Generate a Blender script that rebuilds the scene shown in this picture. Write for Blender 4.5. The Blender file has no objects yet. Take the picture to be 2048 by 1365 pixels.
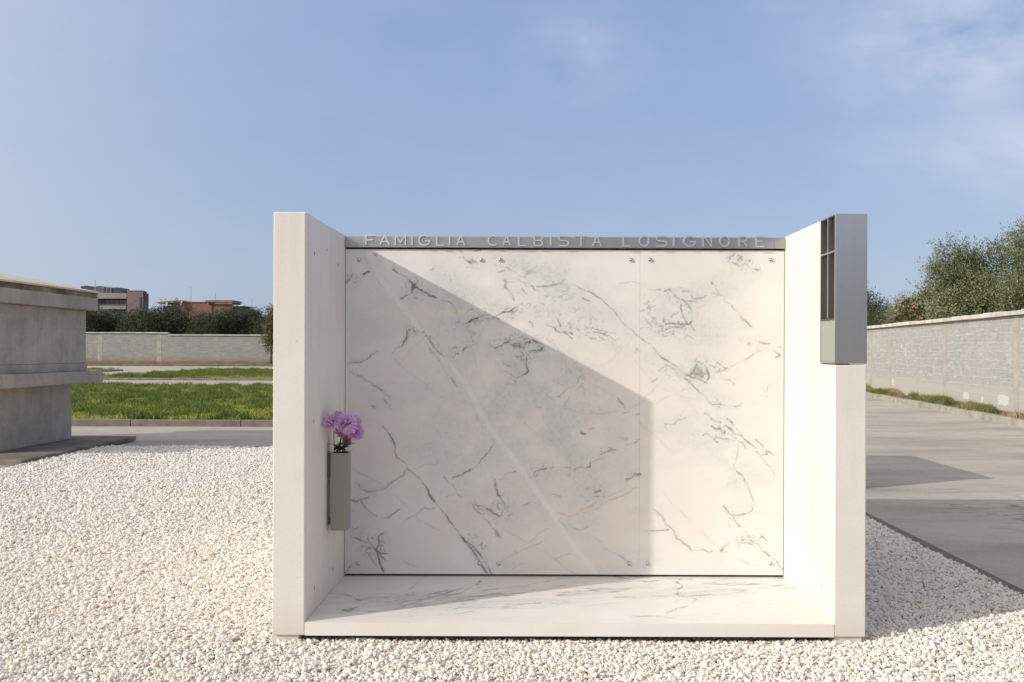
import bpy, bmesh, math, random
import numpy as np
from mathutils import Vector, Matrix

random.seed(7)
S = bpy.context.scene
COL = S.collection
R = math.radians

# ------------------------------------------------------------------ camera model (30 mm lens, level, rising front)
F, D0, HC, PX, PY, ROLL = 1706.7, 3.967, 1.349, 1076.0, 702.0, 0.0034
def P(px, py, depth):
    dx, dy = px - PX, py - PY
    tx, ty = dx + ROLL*dy, dy - ROLL*dx
    return (tx/F*depth, depth - D0, HC - ty/F*depth)
def X(px, d): return P(px, PY, d)[0]
def Z(py, d, px=PX): return P(px, py, d)[2]

# ------------------------------------------------------------------ numpy noise
def vnoise(x, y, seed=0):
    x = np.asarray(x, float); y = np.asarray(y, float)
    xi = np.floor(x).astype(np.int64); yi = np.floor(y).astype(np.int64)
    xf = x-xi; yf = y-yi
    def h(a, b):
        n = (a*374761393 + b*668265263 + seed*1442695041) & 0xffffffff
        n = ((n ^ (n >> 13))*1274126177) & 0xffffffff
        return ((n ^ (n >> 16)) & 0xffff)/65535.0
    u = xf*xf*(3-2*xf); v = yf*yf*(3-2*yf)
    return (h(xi, yi)*(1-u)+h(xi+1, yi)*u)*(1-v) + (h(xi, yi+1)*(1-u)+h(xi+1, yi+1)*u)*v
def fbm(x, y, seed=0, o=4):
    r = 0; a = .5; t = 0
    for i in range(o):
        r = r + a*vnoise(x*2**i, y*2**i, seed+i*17); t += a; a *= .5
    return r/t
def sstep(a, b, x):
    t = np.clip((x-a)/(b-a), 0, 1); return t*t*(3-2*t)

# ------------------------------------------------------------------ object helpers
def link(o, parent=None):
    COL.objects.link(o)
    if parent is not None: o.parent = parent
    return o
def props(o, label=None, cat=None, group=None, kind=None):
    if label: o['label'] = label
    if cat: o['category'] = cat
    if group: o['group'] = group
    if kind: o['kind'] = kind
    return o
def empty(name, loc, label, cat, group=None, rz=0):
    o = bpy.data.objects.new(name, None); o.location = loc; o.rotation_euler = (0, 0, rz)
    o.empty_display_size = .1
    link(o); props(o, label, cat, group); return o
class MB:
    def __init__(s): s.v = []; s.f = []
    def add(s, v, f):
        n = len(s.v); s.v += [tuple(p) for p in v]; s.f += [tuple(i+n for i in q) for q in f]; return s
    def box(s, x0, x1, y0, y1, z0, z1):
        v = [(x, y, z) for z in (z0, z1) for y in (y0, y1) for x in (x0, x1)]
        return s.add(v, [(0,2,3,1),(4,5,7,6),(0,1,5,4),(2,6,7,3),(0,4,6,2),(1,3,7,5)])
    def prism(s, poly, y0, y1, axis='y'):
        n = len(poly)
        def m(a, b, t): return {'y': (a, t, b), 'x': (t, a, b), 'z': (a, b, t)}[axis]
        v = [m(a, b, y0) for a, b in poly]+[m(a, b, y1) for a, b in poly]
        f = [tuple(range(n)), tuple(range(2*n-1, n-1, -1))]
        f += [(i, i+n, (i+1) % n+n, (i+1) % n) for i in range(n)]
        return s.add(v, f)
    def tube(s, pts, rad, n=8, cap=True):
        rings = []
        pts = [Vector(p) for p in pts]
        v = []; f = []
        for i, p in enumerate(pts):
            t = (pts[min(i+1, len(pts)-1)]-pts[max(i-1, 0)]).normalized()
            a = t.cross(Vector((0, 0, 1)) if abs(t.z) < .9 else Vector((1, 0, 0))).normalized(); b = t.cross(a)
            r = rad[i] if isinstance(rad, (list, tuple)) else rad
            for k in range(n):
                q = 2*math.pi*k/n; v.append(p+a*r*math.cos(q)+b*r*math.sin(q))
        for i in range(len(pts)-1):
            for k in range(n):
                f.append((i*n+k, i*n+(k+1) % n, (i+1)*n+(k+1) % n, (i+1)*n+k))
        if cap:
            f.append(tuple(range(n-1, -1, -1))); f.append(tuple(range((len(pts)-1)*n, len(pts)*n)))
        return s.add(v, f)
    def build(s, name, mat, parent=None, bevel=0, smooth=False, segs=2):
        me = bpy.data.meshes.new(name); me.from_pydata(s.v, [], s.f); me.materials.append(mat)
        bm = bmesh.new(); bm.from_mesh(me)
        bmesh.ops.recalc_face_normals(bm, faces=bm.faces)
        if bevel:
            es = [e for e in bm.edges if len(e.link_faces) == 2 and e.calc_face_angle(0) > .5]
            bmesh.ops.bevel(bm, geom=es, offset=bevel, segments=segs, profile=.5, affect='EDGES')
        bm.to_mesh(me); bm.free()
        if smooth:
            for p in me.polygons: p.use_smooth = True
        return link(bpy.data.objects.new(name, me), parent)
def np_mesh(name, verts, quads, mat, parent=None, attrs=None, smooth=False, tris=False):
    k = 3 if tris else 4
    me = bpy.data.meshes.new(name)
    me.vertices.add(len(verts)); me.vertices.foreach_set('co', np.asarray(verts, np.float32).ravel())
    n = len(quads)
    me.loops.add(n*k); me.loops.foreach_set('vertex_index', np.asarray(quads, np.int32).ravel())
    me.polygons.add(n); me.polygons.foreach_set('loop_start', np.arange(n, dtype=np.int32)*k)
    try: me.polygons.foreach_set('loop_total', np.full(n, k, np.int32))
    except Exception: pass
    me.polygons.foreach_set('use_smooth', np.full(n, bool(smooth)))
    for an, ty, dat in (attrs or []):
        a = me.attributes.new(an, ty, 'POINT')
        if ty == 'FLOAT': a.data.foreach_set('value', np.asarray(dat, np.float32).ravel())
        elif ty == 'FLOAT_VECTOR': a.data.foreach_set('vector', np.asarray(dat, np.float32).ravel())
        elif ty == 'INT': a.data.foreach_set('value', np.asarray(dat, np.int32).ravel())
    me.update(calc_edges=True); me.validate()
    if mat: me.materials.append(mat)
    return link(bpy.data.objects.new(name, me), parent)

# ------------------------------------------------------------------ material helpers
class N:
    def __init__(s, name):
        s.m = bpy.data.materials.new(name); s.m.use_nodes = True
        s.t = s.m.node_tree; s.b = s.t.nodes['Principled BSDF']; s.out = s.t.nodes['Material Output']
    def n(s, ty, **kw):
        q = s.t.nodes.new(ty)
        for k, v in kw.items(): setattr(q, k, v)
        return q
    def l(s, a, b): s.t.links.new(a, b)
    def val(s, sock, v):
        if hasattr(v, 'is_linked') or isinstance(v, bpy.types.NodeSocket): s.l(v, sock)
        else: sock.default_value = v
    def coord(s, scale=(1, 1, 1), kind='Object', rot=(0, 0, 0)):
        c = s.n('ShaderNodeTexCoord'); m = s.n('ShaderNodeMapping')
        m.inputs['Scale'].default_value = scale; m.inputs['Rotation'].default_value = rot
        s.l(c.outputs[kind], m.inputs['Vector']); return m.outputs[0]
    def noise(s, vec, scale, detail=4, rough=.55, dist=0):
        q = s.n('ShaderNodeTexNoise'); s.l(vec, q.inputs['Vector'])
        q.inputs['Scale'].default_value = scale; q.inputs['Detail'].default_value = detail
        q.inputs['Roughness'].default_value = rough; q.inputs['Distortion'].default_value = dist
        return q.outputs[0]
    def ramp(s, fac, stops, interp='LINEAR'):
        q = s.n('ShaderNodeValToRGB'); s.l(fac, q.inputs[0]); e = q.color_ramp.elements
        q.color_ramp.interpolation = interp
        while len(e) < len(stops): e.new(.5)
        for i, (p, c) in enumerate(stops):
            e[i].position = p; e[i].color = (c, c, c, 1) if isinstance(c, (int, float)) else (*c, 1)
        return q.outputs[0]
    def mix(s, fac, a, b, mode='MIX'):
        q = s.n('ShaderNodeMix', data_type='RGBA', blend_type=mode)
        s.val(q.inputs[0], fac)
        for sock, v in ((q.inputs[6], a), (q.inputs[7], b)):
            if isinstance(v, bpy.types.NodeSocket): s.l(v, sock)
            else: sock.default_value = (*v, 1)
        return q.outputs[2]
    def math(s, op, a, b=0.0, clamp=False):
        q = s.n('ShaderNodeMath', operation=op); q.use_clamp = clamp
        s.val(q.inputs[0], a); s.val(q.inputs[1], b); return q.outputs[0]
    def attr(s, name):
        q = s.n('ShaderNodeAttribute', attribute_name=name); return q.outputs['Fac']
    def bump(s, h, strength=.3, dist=.01):
        q = s.n('ShaderNodeBump'); q.inputs['Strength'].default_value = strength; q.inputs['Distance'].default_value = dist
        s.l(h, q.inputs['Height']); s.l(q.outputs[0], s.b.inputs['Normal'])
    def done(s, col=None, rough=.6, metal=0, spec=.5):
        if col is not None:
            if isinstance(col, bpy.types.NodeSocket): s.l(col, s.b.inputs['Base Color'])
            else: s.b.inputs['Base Color'].default_value = (*col, 1)
        s.val(s.b.inputs['Roughness'], rough); s.b.inputs['Metallic'].default_value = metal
        s.b.inputs['Specular IOR Level'].default_value = spec
        return s.m
def zsock(k, vec):
    q = k.n('ShaderNodeSeparateXYZ'); k.l(vec, q.inputs[0]); return q.outputs

def mat_white_concrete():
    k = N('white_concrete'); c = k.coord()
    a = k.noise(c, 1.6, 6, .6); b = k.noise(k.coord((14, 14, .8)), 1.0, 3, .5); g = k.noise(c, 90, 3, .6)
    col = k.mix(k.ramp(a, [(.35, 0), (.68, 1)]), (.755, .725, .68), (.70, .66, .61))
    col = k.mix(k.math('MULTIPLY', k.ramp(b, [(.48, 0), (.70, 1)]), .30), col, (.62, .55, .48))
    w = k.n('ShaderNodeTexVoronoi'); w.inputs['Scale'].default_value = 26; k.l(c, w.inputs['Vector'])
    pit = k.ramp(w.outputs['Distance'], [(.05, 1), (.075, 0)])
    sel = k.ramp(k.noise(c, 5.5, 2), [(.56, 0), (.62, 1)])
    pit = k.math('MULTIPLY', pit, sel)
    col = k.mix(k.math('MULTIPLY', pit, .75), col, (.30, .25, .20))
    col = k.mix(.12, col, k.ramp(g, [(.3, (.5, .46, .42)), (.7, (.9, .86, .8))]))
    # damp warm band just above the gravel
    z = zsock(k, k.coord())[2]
    band = k.math('MULTIPLY', k.ramp(k.math('ADD', z, k.math('MULTIPLY', a, .10)), [(.07, 1), (.24, 0)]), .55)
    col = k.mix(band, col, (.62, .52, .43))
    k.bump(k.math('SUBTRACT', k.math('MULTIPLY', g, .25), pit), .25, .004)
    return k.done(col, .75, 0, .25)

def mat_marble():
    k = N('veined_marble'); c = k.coord()
    w1 = k.noise(c, 1.3, 4, .55, .6); w2 = k.noise(c, 3.1, 5, .6, .8); w3 = k.noise(c, 240, 2)
    col = k.mix(k.ramp(w1, [(.38, 0), (.62, 1)]), (.785, .755, .715), (.765, .69, .635))
    col = k.mix(k.math('MULTIPLY', k.ramp(w2, [(.45, 0), (.7, 1)]), .5), col, (.755, .735, .695))
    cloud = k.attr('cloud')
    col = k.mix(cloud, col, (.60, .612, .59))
    fl = k.ramp(k.noise(c, 42, 5, .72), [(.50, 0), (.66, 1)])
    flk = k.math('MULTIPLY', k.math('MULTIPLY', fl, cloud), .42)
    col = k.mix(flk, col, (.33, .33, .315))
    pk = k.attr('pink')
    col = k.mix(k.math('MULTIPLY', pk, 1.0, True), col, (.66, .42, .34))
    wh = k.attr('white')
    col = k.mix(k.math('MULTIPLY', wh, .9), col, (.80, .81, .79))
    vn = k.attr('vein'); br = k.ramp(k.noise(c, 150, 3, .6), [(.25, .72), (.6, 1)])
    col = k.mix(k.math('MULTIPLY', vn, br, True), col, (.125, .125, .115))
    col = k.mix(.05, col, k.ramp(w3, [(.3, (.55, .5, .45)), (.7, (1, .97, .93))]))
    return k.done(col, k.ramp(w2, [(.3, .34), (.7, .46)]), 0, .45)

def mat_steel(name='brushed_steel', base=(.66, .645, .625), rough=.22, sc=(260, 260, 2.0)):
    k = N(name); c = k.coord(sc)
    a = k.noise(c, 1, 4, .6); b = k.noise(k.coord(), 6, 3)
    col = k.mix(k.math('MULTIPLY', a, .22), base, tuple(x*.72 for x in base))
    col = k.mix(k.math('MULTIPLY', k.ramp(b, [(.45, 0), (.7, 1)]), .15), col, tuple(x*.8 for x in base))
    k.bump(a, .03, .001)
    k.b.inputs['Anisotropic'].default_value = .3
    return k.done(col, k.math('ADD', k.math('MULTIPLY', a, .16), rough), 1.0)

def plain(name, col, rough=.7, metal=0, var=.25, sc=6, spec=.4):
    k = N(name); a = k.noise(k.coord(), sc, 5, .6)
    c2 = tuple(x*(1-var) for x in col); c3 = tuple(min(1, x*(1+var*.5)) for x in col)
    return k.done(k.ramp(a, [(.3, c2), (.7, c3)]), rough, metal, spec)

def mat_grey_concrete():
    k = N('grey_concrete'); c = k.coord()
    a = k.noise(c, 1.1, 6, .62); b = k.noise(k.coord((9, 9, .5)), 1, 4, .6); g = k.noise(c, 45, 4, .65)
    bd = k.noise(k.coord((.35, .35, 7)), 1, 4, .6); bl = k.noise(c, 4.5, 6, .7, .4)
    col = k.mix(k.ramp(a, [(.3, 0), (.7, 1)]), (.50, .445, .38), (.34, .30, .25))
    col = k.mix(k.math('MULTIPLY', k.ramp(b, [(.45, 0), (.75, 1)]), .45), col, (.25, .21, .17))
    col = k.mix(k.math('MULTIPLY', k.ramp(bd, [(.5, 0), (.6, 1)]), .22), col, (.46, .43, .39))
    z = zsock(k, c)[2]
    rz = k.math('ADD', z, k.math('MULTIPLY', k.noise(c, 2.3, 5, .65), .22))
    col = k.mix(k.math('MULTIPLY', k.ramp(bl, [(.50, 0), (.70, 1)]), .55), col, (.23, .195, .16))
    rust = k.ramp(rz, [(.02, .55), (.20, 0)])
    col = k.mix(k.math('MULTIPLY', rust, .6), col, (.28, .19, .13))
    col = k.mix(.18, col, k.ramp(g, [(.3, (.2, .18, .16)), (.7, (.55, .5, .45))]))
    w = k.n('ShaderNodeTexVoronoi'); w.inputs['Scale'].default_value = 14; k.l(c, w.inputs['Vector'])
    pit = k.math('MULTIPLY', k.ramp(w.outputs['Distance'], [(.05, 1), (.09, 0)]), k.ramp(k.noise(c, 3, 2), [(.55, 0), (.62, 1)]))
    col = k.mix(pit, col, (.14, .12, .1))
    k.bump(k.math('SUBTRACT', g, pit), .35, .006)
    return k.done(col, .85, 0, .2)

def mat_rust_stain():
    k = N('rust_stained_concrete'); c = k.coord()
    a = k.noise(c, 2.4, 6, .66); g = k.noise(c, 30, 4)
    col = k.ramp(a, [(.34, (.32, .28, .24)), (.45, (.24, .175, .125)), (.6, (.12, .075, .05)), (.78, (.30, .255, .21))])
    k.bump(g, .5, .008); return k.done(col, .9, 0, .2)

def mat_roof_concrete():
    k = N('pale_roof_concrete'); c = k.coord()
    a = k.noise(c, 3, 6, .65); g = k.noise(c, 30, 4)
    col = k.ramp(a, [(.3, (.50, .42, .32)), (.55, (.66, .57, .46)), (.75, (.72, .64, .53))])
    k.bump(g, .6, .01); return k.done(col, .9, 0, .2)

def mat_block_wall():
    k = N('grey_block_wall')
    c = k.n('ShaderNodeTexCoord'); s = k.n('ShaderNodeSeparateXYZ'); k.l(c.outputs['Object'], s.inputs[0])
    w = k.n('ShaderNodeCombineXYZ'); ns = k.noise(c.outputs['Object'], 1.6, 3)
    k.l(k.math('ADD', s.outputs[0], k.math('MULTIPLY', ns, .05)), w.inputs[0])
    k.l(k.math('ADD', s.outputs[2], k.math('MULTIPLY', ns, .06)), w.inputs[1])
    b = k.n('ShaderNodeTexBrick'); k.l(w.outputs[0], b.inputs['Vector'])
    b.inputs['Scale'].default_value = 1; b.inputs['Mortar Size'].default_value = .014; b.inputs['Mortar Smooth'].default_value = .4
    b.inputs['Brick Width'].default_value = .5; b.inputs['Row Height'].default_value = .2; b.inputs['Bias'].default_value = 0
    b.inputs['Color1'].default_value = (.31, .312, .298, 1); b.inputs['Color2'].default_value = (.355, .355, .34, 1)
    b.inputs['Mortar'].default_value = (.41, .408, .39, 1)
    big = k.noise(k.coord((.5, 1, 1.1)), 1.2, 5, .65); fine = k.noise(k.coord((1, 1, 3.2)), 5, 5, .7)
    col = k.mix(k.ramp(big, [(.35, 0), (.7, .75)]), b.outputs[0], (.415, .405, .375))
    col = k.mix(k.ramp(fine, [(.50, 0), (.67, .62)]), col, (.235, .24, .235))
    col = k.mix(k.math('MULTIPLY', k.ramp(k.noise(k.coord((.8, 1, 4)), 3.3, 4, .6), [(.55, 0), (.68, 1)]), .6), col, (.55, .55, .535))
    # rendered foot of the wall, soil-splashed
    z = k.math('ADD', s.outputs[2], k.math('MULTIPLY', k.noise(c.outputs['Object'], 1.3, 5, .6), .35))
    col = k.mix(k.ramp(z, [(.62, .9), (.85, 0)]), col, (.42, .405, .365))
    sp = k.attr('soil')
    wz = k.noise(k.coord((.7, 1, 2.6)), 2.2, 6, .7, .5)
    col = k.mix(k.math('MULTIPLY', sp, k.ramp(wz, [(.32, .15), (.62, .85)])), col, (.235, .23, .215))  # grey streaks, also painting the far wall darker to offset strong fill light
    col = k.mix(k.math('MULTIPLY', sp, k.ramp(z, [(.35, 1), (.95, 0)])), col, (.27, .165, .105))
    k.bump(b.outputs['Fac'], .3, .01)
    return k.done(col, .9, 0, .2)

def mat_asphalt():
    k = N('worn_pale_asphalt'); c = k.coord()
    a = k.noise(k.coord((.18, .55, 1)), 1.5, 6, .62, .3); g = k.noise(c, 60, 4, .7); m = k.noise(c, 6, 4, .6)
    col = k.ramp(a, [(.32, (.29, .255, .215)), (.5, (.43, .385, .33)), (.68, (.53, .475, .41))])
    col = k.mix(k.math('MULTIPLY', k.ramp(m, [(.52, 0), (.72, 1)]), .35), col, (.26, .235, .205))
    col = k.mix(.28, col, k.ramp(g, [(.3, (.30, .27, .235)), (.7, (.68, .63, .555))]))
    # thin long cracks and stains
    cr = k.noise(k.coord((.12, .9, 1)), 2.2, 6, .6, .8)
    crack = k.math('MULTIPLY', k.ramp(k.math('ABSOLUTE', k.math('SUBTRACT', cr, .5)), [(.0, 1), (.012, 0)]), k.ramp(k.noise(c, .45, 2), [(.44, 0), (.56, 1)]))
    col = k.mix(k.math('MULTIPLY', crack, .75), col, (.10, .09, .08))
    k.bump(g, .5, .004); return k.done(col, .92, 0, .2)

def mat_gravel_bed():
    k = N('gravel_bed'); c = k.coord(kind='Object')
    w = k.n('ShaderNodeTexVoronoi'); w.inputs['Scale'].default_value = 48; k.l(c, w.inputs['Vector'])
    col = k.ramp(w.outputs['Distance'], [(.1, (.62, .56, .48)), (.45, (.42, .37, .31)), (.8, (.10, .085, .07))])
    k.bump(w.outputs['Distance'], -.8, .01); return k.done(col, .9, 0, .2)

def mat_pebble():
    k = N('white_pebble'); oi = k.n('ShaderNodeObjectInfo'); r = oi.outputs['Random']
    col = k.ramp(r, [(0, (.75, .69, .61)), (.22, (.82, .785, .725)), (.40, (.70, .635, .555)), (.58, (.79, .74, .665)), (.70, (.62, .575, .515)),
                     (.84, (.85, .82, .775)), (.93, (.72, .62, .51)), (.965, (.56, .38, .24)), (.985, (.45, .42, .39)), (1.0, (.36, .28, .22))])
    a = k.noise(k.coord(), 90, 3)
    col = k.mix(.2, col, k.ramp(a, [(.35, (.5, .44, .38)), (.65, (.95, .92, .87))]))
    return k.done(col, .9, 0, .12)

def mat_leaf(name, dark, light, extra=None, rough=.55, trans=.22):
    k = N(name); t = k.attr('tint')
    st = [(0, dark), (.75, light)] + ([(1, extra)] if extra else [(1, tuple(min(1, x*1.25) for x in light))])
    col = k.ramp(t, st)
    k.done(col, rough, 0, .3)
    tr = k.n('ShaderNodeBsdfTranslucent'); k.l(col, tr.inputs[0])
    mx = k.n('ShaderNodeMixShader'); mx.inputs[0].default_value = trans
    k.l(k.b.outputs[0], mx.inputs[1]); k.l(tr.outputs[0], mx.inputs[2]); k.l(mx.outputs[0], k.out.inputs[0])
    return k.m

M = {}
M['white'] = mat_white_concrete(); M['marble'] = mat_marble(); M['steel'] = mat_steel()
M['steel_strip'] = mat_steel('brushed_steel_strip', (.44, .435, .43), .25, (2, 260, 260))
M['letter_steel'] = mat_steel('letter_steel', (.78, .77, .755), .24, (60, 60, 60))
M['steel_dark'] = mat_steel('lantern_inner_steel', (.20, .165, .145), .42)
M['vase_steel'] = mat_steel('vase_steel', (.40, .385, .375), .24, (40, 40, 1.5))
M['grey'] = mat_grey_concrete(); M['rust'] = mat_rust_stain(); M['roofc'] = mat_roof_concrete()
M['block'] = mat_block_wall(); M['asphalt'] = mat_asphalt(); M['bed'] = mat_gravel_bed(); M['pebble'] = mat_pebble()
M['coping'] = plain('pale_coping', (.58, .54, .48), .9, 0, .3, 4, .2)
M['pil'] = plain('pilaster_render', (.385, .368, .33), .9, 0, .22, 3, .2)
M['pad'] = plain('dirty_pad_concrete', (.235, .20, .165), .9, 0, .45, 2.2, .2)
M['patch'] = plain('white_plaster', (.56, .55, .52), .9, 0, .1, 8, .2)
M['kerb'] = plain('stained_kerb_concrete', (.25, .205, .17), .9, 0, .35, 3, .2)
M['kerb_pale'] = plain('pale_kerb_concrete', (.35, .32, .285), .9, 0, .35, 3, .2)
M['edge'] = plain('dark_edging', (.21, .18, .145), .9, 0, .35, 7, .2)
M['soil'] = plain('lawn_soil', (.085, .10, .03), 1, 0, .4, 2, .1)
M['dirt'] = plain('red_brown_dirt', (.20, .145, .105), 1, 0, .5, 1.4, .1)
M['ground'] = plain('dry_earth', (.20, .165, .115), 1, 0, .4, .3, .1)
M['core'] = plain('dark_recess', (.05, .045, .04), .9, 0, .3, 6, .2)
M['hole'] = plain('tie_hole_shadowed', (.12, .10, .085), .95, 0, .3, 20, .1)
M['bark'] = plain('olive_bark', (.15, .12, .09), .95, 0, .4, 9, .1)
M['olive'] = mat_leaf('olive_leaf', (.08, .098, .042), (.30, .325, .18), (.45, .46, .30))
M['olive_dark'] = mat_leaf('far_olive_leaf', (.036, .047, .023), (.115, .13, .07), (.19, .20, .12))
M['shrub'] = mat_leaf('shrub_leaf', (.05, .065, .022), (.15, .165, .06), (.50, .37, .29))
M['sap'] = mat_leaf('young_tree_leaf', (.06, .075, .025), (.15, .155, .06), (.28, .20, .08))
M['grass'] = mat_leaf('grass_blade', (.13, .175, .036), (.35, .40, .07), (.55, .50, .12), .6, .3)
M['dry'] = mat_leaf('verge_grass_blade', (.13, .155, .045), (.31, .28, .12), (.50, .37, .22), .6, .3)
M['stem'] = plain('flower_stem', (.10, .17, .05), .6, 0, .3, 20)
M['fleaf'] = plain('flower_leaf', (.035, .075, .02), .5, 0, .4, 30)

# ------------------------------------------------------------------ SETTING: ground, road, gravel bed, lawns
def struct(o): o['kind'] = 'structure'; return o
def sheet(name, poly, z, mat):
    mb = MB(); mb.add([(x, y, z) for x, y in poly], [tuple(range(len(poly)))])
    return struct(mb.build(name, mat))
sheet('ground', [(-900, -300), (900, -300), (900, 1400), (-900, 1400)], -.06, M['ground'])
sheet('road', [(-60, -40), (9.0+2.2, -40), (16.2, 69.5), (-60, 69.5)], -.03, M['asphalt'])
GX1, GY1 = 2.70, 7.9
sheet('gravel_bed', [(-7.5, -14), (GX1, -14), (GX1, GY1), (-7.5, GY1)], -.014, M['bed'])
mb = MB().box(GX1, GX1+.075, -14, GY1+.10, -.05, -.004).box(-7.5, GX1, GY1, GY1+.10, -.05, -.004)
struct(mb.build('edging_strip', M['edge'], bevel=.004))

def kerb(name, x0, x1, y0, y1, zt, mat, seg=1.0, axis='x', t=.14):
    mb = MB()
    a, b = (x0, x1) if axis == 'x' else (y0, y1)
    n = max(1, int((b-a)/seg)); rr = random.Random(int(abs(x0*31+y0*7)))
    for i in range(n):
        p = a+(b-a)*i/n+.004; q = a+(b-a)*(i+1)/n-.004; dz = rr.uniform(-.006, .006)
        if axis == 'x': mb.box(p, q, y0, y1, -.05, zt+dz)
        else: mb.box(x0, x1, p, q, -.05, zt+dz)
    return struct(mb.build(name, mat, bevel=.012))

grass_v, = [[]]
def blades(name, regions, mat, seed, label_cat=None):
    """one mesh of many blades; regions = (x0,x1,y0,y1,z,count,hmin,hmax,width,dry)"""
    rng = np.random.default_rng(seed); V = []; Q = []; T = []; off = 0
    for (xs, ys, zs, hs, ws, tint) in regions:
        n = len(xs)
        th = rng.uniform(0, 2*np.pi, n); lean = rng.uniform(.1, 1.1, n)*hs; la = rng.uniform(0, 2*np.pi, n)
        dx = np.cos(th)*ws/2; dy = np.sin(th)*ws/2
        lx = np.cos(la)*lean; ly = np.sin(la)*lean
        p0 = np.stack([xs-dx, ys-dy, zs], 1); p1 = np.stack([xs+dx, ys+dy, zs], 1)
        p2 = np.stack([xs+dx*.7+lx*.4, ys+dy*.7+ly*.4, zs+hs*.6], 1); p3 = np.stack([xs-dx*.7+lx*.4, ys-dy*.7+ly*.4, zs+hs*.6], 1)
        p4 = np.stack([xs+lx+dx*.1, ys+ly+dy*.1, zs+hs], 1); p5 = np.stack([xs+lx-dx*.1, ys+ly-dy*.1, zs+hs], 1)
        v = np.stack([p0, p1, p2, p3, p4, p5], 1).reshape(-1, 3)
        i = np.arange(n)*6+off
        q = np.concatenate([np.stack([i, i+1, i+2, i+3], 1), np.stack([i+3, i+2, i+4, i+5], 1)])
        V.append(v); Q.append(q); T.append(np.repeat(tint, 6)); off += n*6
    return np_mesh(name, np.concatenate(V), np.concatenate(Q), mat, attrs=[('tint', 'FLOAT', np.concatenate(T))])

def lawn_region(rng, x0, x1, y0, y1, z, n, seed, hm=1.0, keep=None):
    x = rng.uniform(x0, x1, n); y = rng.uniform(y0, y1, n)
    if keep is not None:
        m = keep(x, y); x, y = x[m], y[m]
    n = len(x)
    pch = fbm(x*.8, y*.8, seed); tuft = fbm(x*3.2, y*2.2, seed+5, 3); br = fbm(x*.35, y*.9, seed+9, 3)
    h = (.03+.105*sstep(.42, .72, tuft)+.05*pch)*rng.uniform(.6, 1.25, n)*hm
    tint = np.clip(.95-1.35*sstep(.40, .70, tuft)*.75-.5*sstep(.45, .68, br)+rng.normal(0, .17, n)+.02, 0, .86)+.14*(rng.uniform(0, 1, n) < .06)
    return (x, y, np.full(n, z), h, rng.uniform(.010, .022, n), tint)

LZ = .085
field1 = (-21.0, 2.6, 11.45, 26.0); field2 = (-21.0, 2.6, 34.2, 50.5)
for i, (x0, x1, y0, y1) in enumerate((field1, field2)):
    o = sheet('lawn_soil', [(x0, y0), (x1, y0), (x1, y1), (x0, y1)], LZ-.02, M['soil'])
    kerb('kerb', x0-.14, x1, y0-.14, y0, .09, M['kerb'], 1.9 if i == 0 else 3)
    kerb('kerb', x0-.14, x1, y1, y1+.14, .09, M['kerb_pale'], 3)
    kerb('kerb', x0-.14, x0, y0, y1, .09, M['kerb_pale'], 2.5, 'y')
rng = np.random.default_rng(3)
vis = lambda a, b: (lambda x, y: (x > (y+D0)*a-1.2) & (x < (y+D0)*b+1.2))
g1 = lawn_region(rng, -20.9, 2.5, 11.5, 26.0, LZ-.02, 330000, 1, 1.0, vis(-.56, -.30))
g1b = lawn_region(rng, -20.9, 2.5, 11.5, 26.0, LZ-.02, 16000, 2, 1.0)
o = blades('lawn_grass', [g1, g1b], M['grass'], 5); props(o, 'rough green grass filling the nearer kerbed bed behind the gravel', 'grass', None, 'stuff')
g2 = lawn_region(rng, -20.9, 2.5, 34.2, 50.5, LZ-.02, 200000, 4, 1.1, vis(-.56, -.30))
o = blades('lawn_grass', [g2], M['grass'], 6); props(o, 'strip of green grass in the farther kerbed bed before the far wall', 'grass', None, 'stuff')
# third, narrow lawn further left
sheet('lawn_soil', [(-44, 43.0), (-26.6, 43.0), (-26.6, 50.5), (-44, 50.5)], LZ-.02, M['soil'])
kerb('kerb', -26.6, -26.46, 43.0, 50.5, .09, M['kerb_pale'], 2.5, 'y'); kerb('kerb', -44, -26.6, 42.86, 43.0, .09, M['kerb_pale'], 3)
g3 = lawn_region(rng, -34, -26.7, 43.0, 50.5, LZ-.02, 26000, 8, 1.0)
o = blades('lawn_grass', [g3], M['grass'], 7); props(o, 'small sliver of grass beyond the grey tomb at far left', 'grass', None, 'stuff')

# dirt bank at the foot of the far wall
YW = 70.0
nx, ny = 240, 14
xs = np.linspace(-60, 16.0, nx); ts = np.linspace(0, 1, ny)
gx, gt = np.meshgrid(xs, ts); gy = YW-3.6+3.65*gt
gz = -.028+.36*sstep(.1, 1, gt)*(.75+.5*fbm(gx*.5, gt*3, 3))+.05*(fbm(gx*2.1, gt*5, 9)-.5)*np.minimum(1, gt*5)
v = np.stack([gx, gy, gz], -1).reshape(-1, 3); idx = np.arange(nx*ny).reshape(ny, nx)
q = np.stack([idx[:-1, :-1], idx[:-1, 1:], idx[1:, 1:], idx[1:, :-1]], -1).reshape(-1, 4)
struct(np_mesh('dirt_bank', v, q, M['dirt'], smooth=True))

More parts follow.
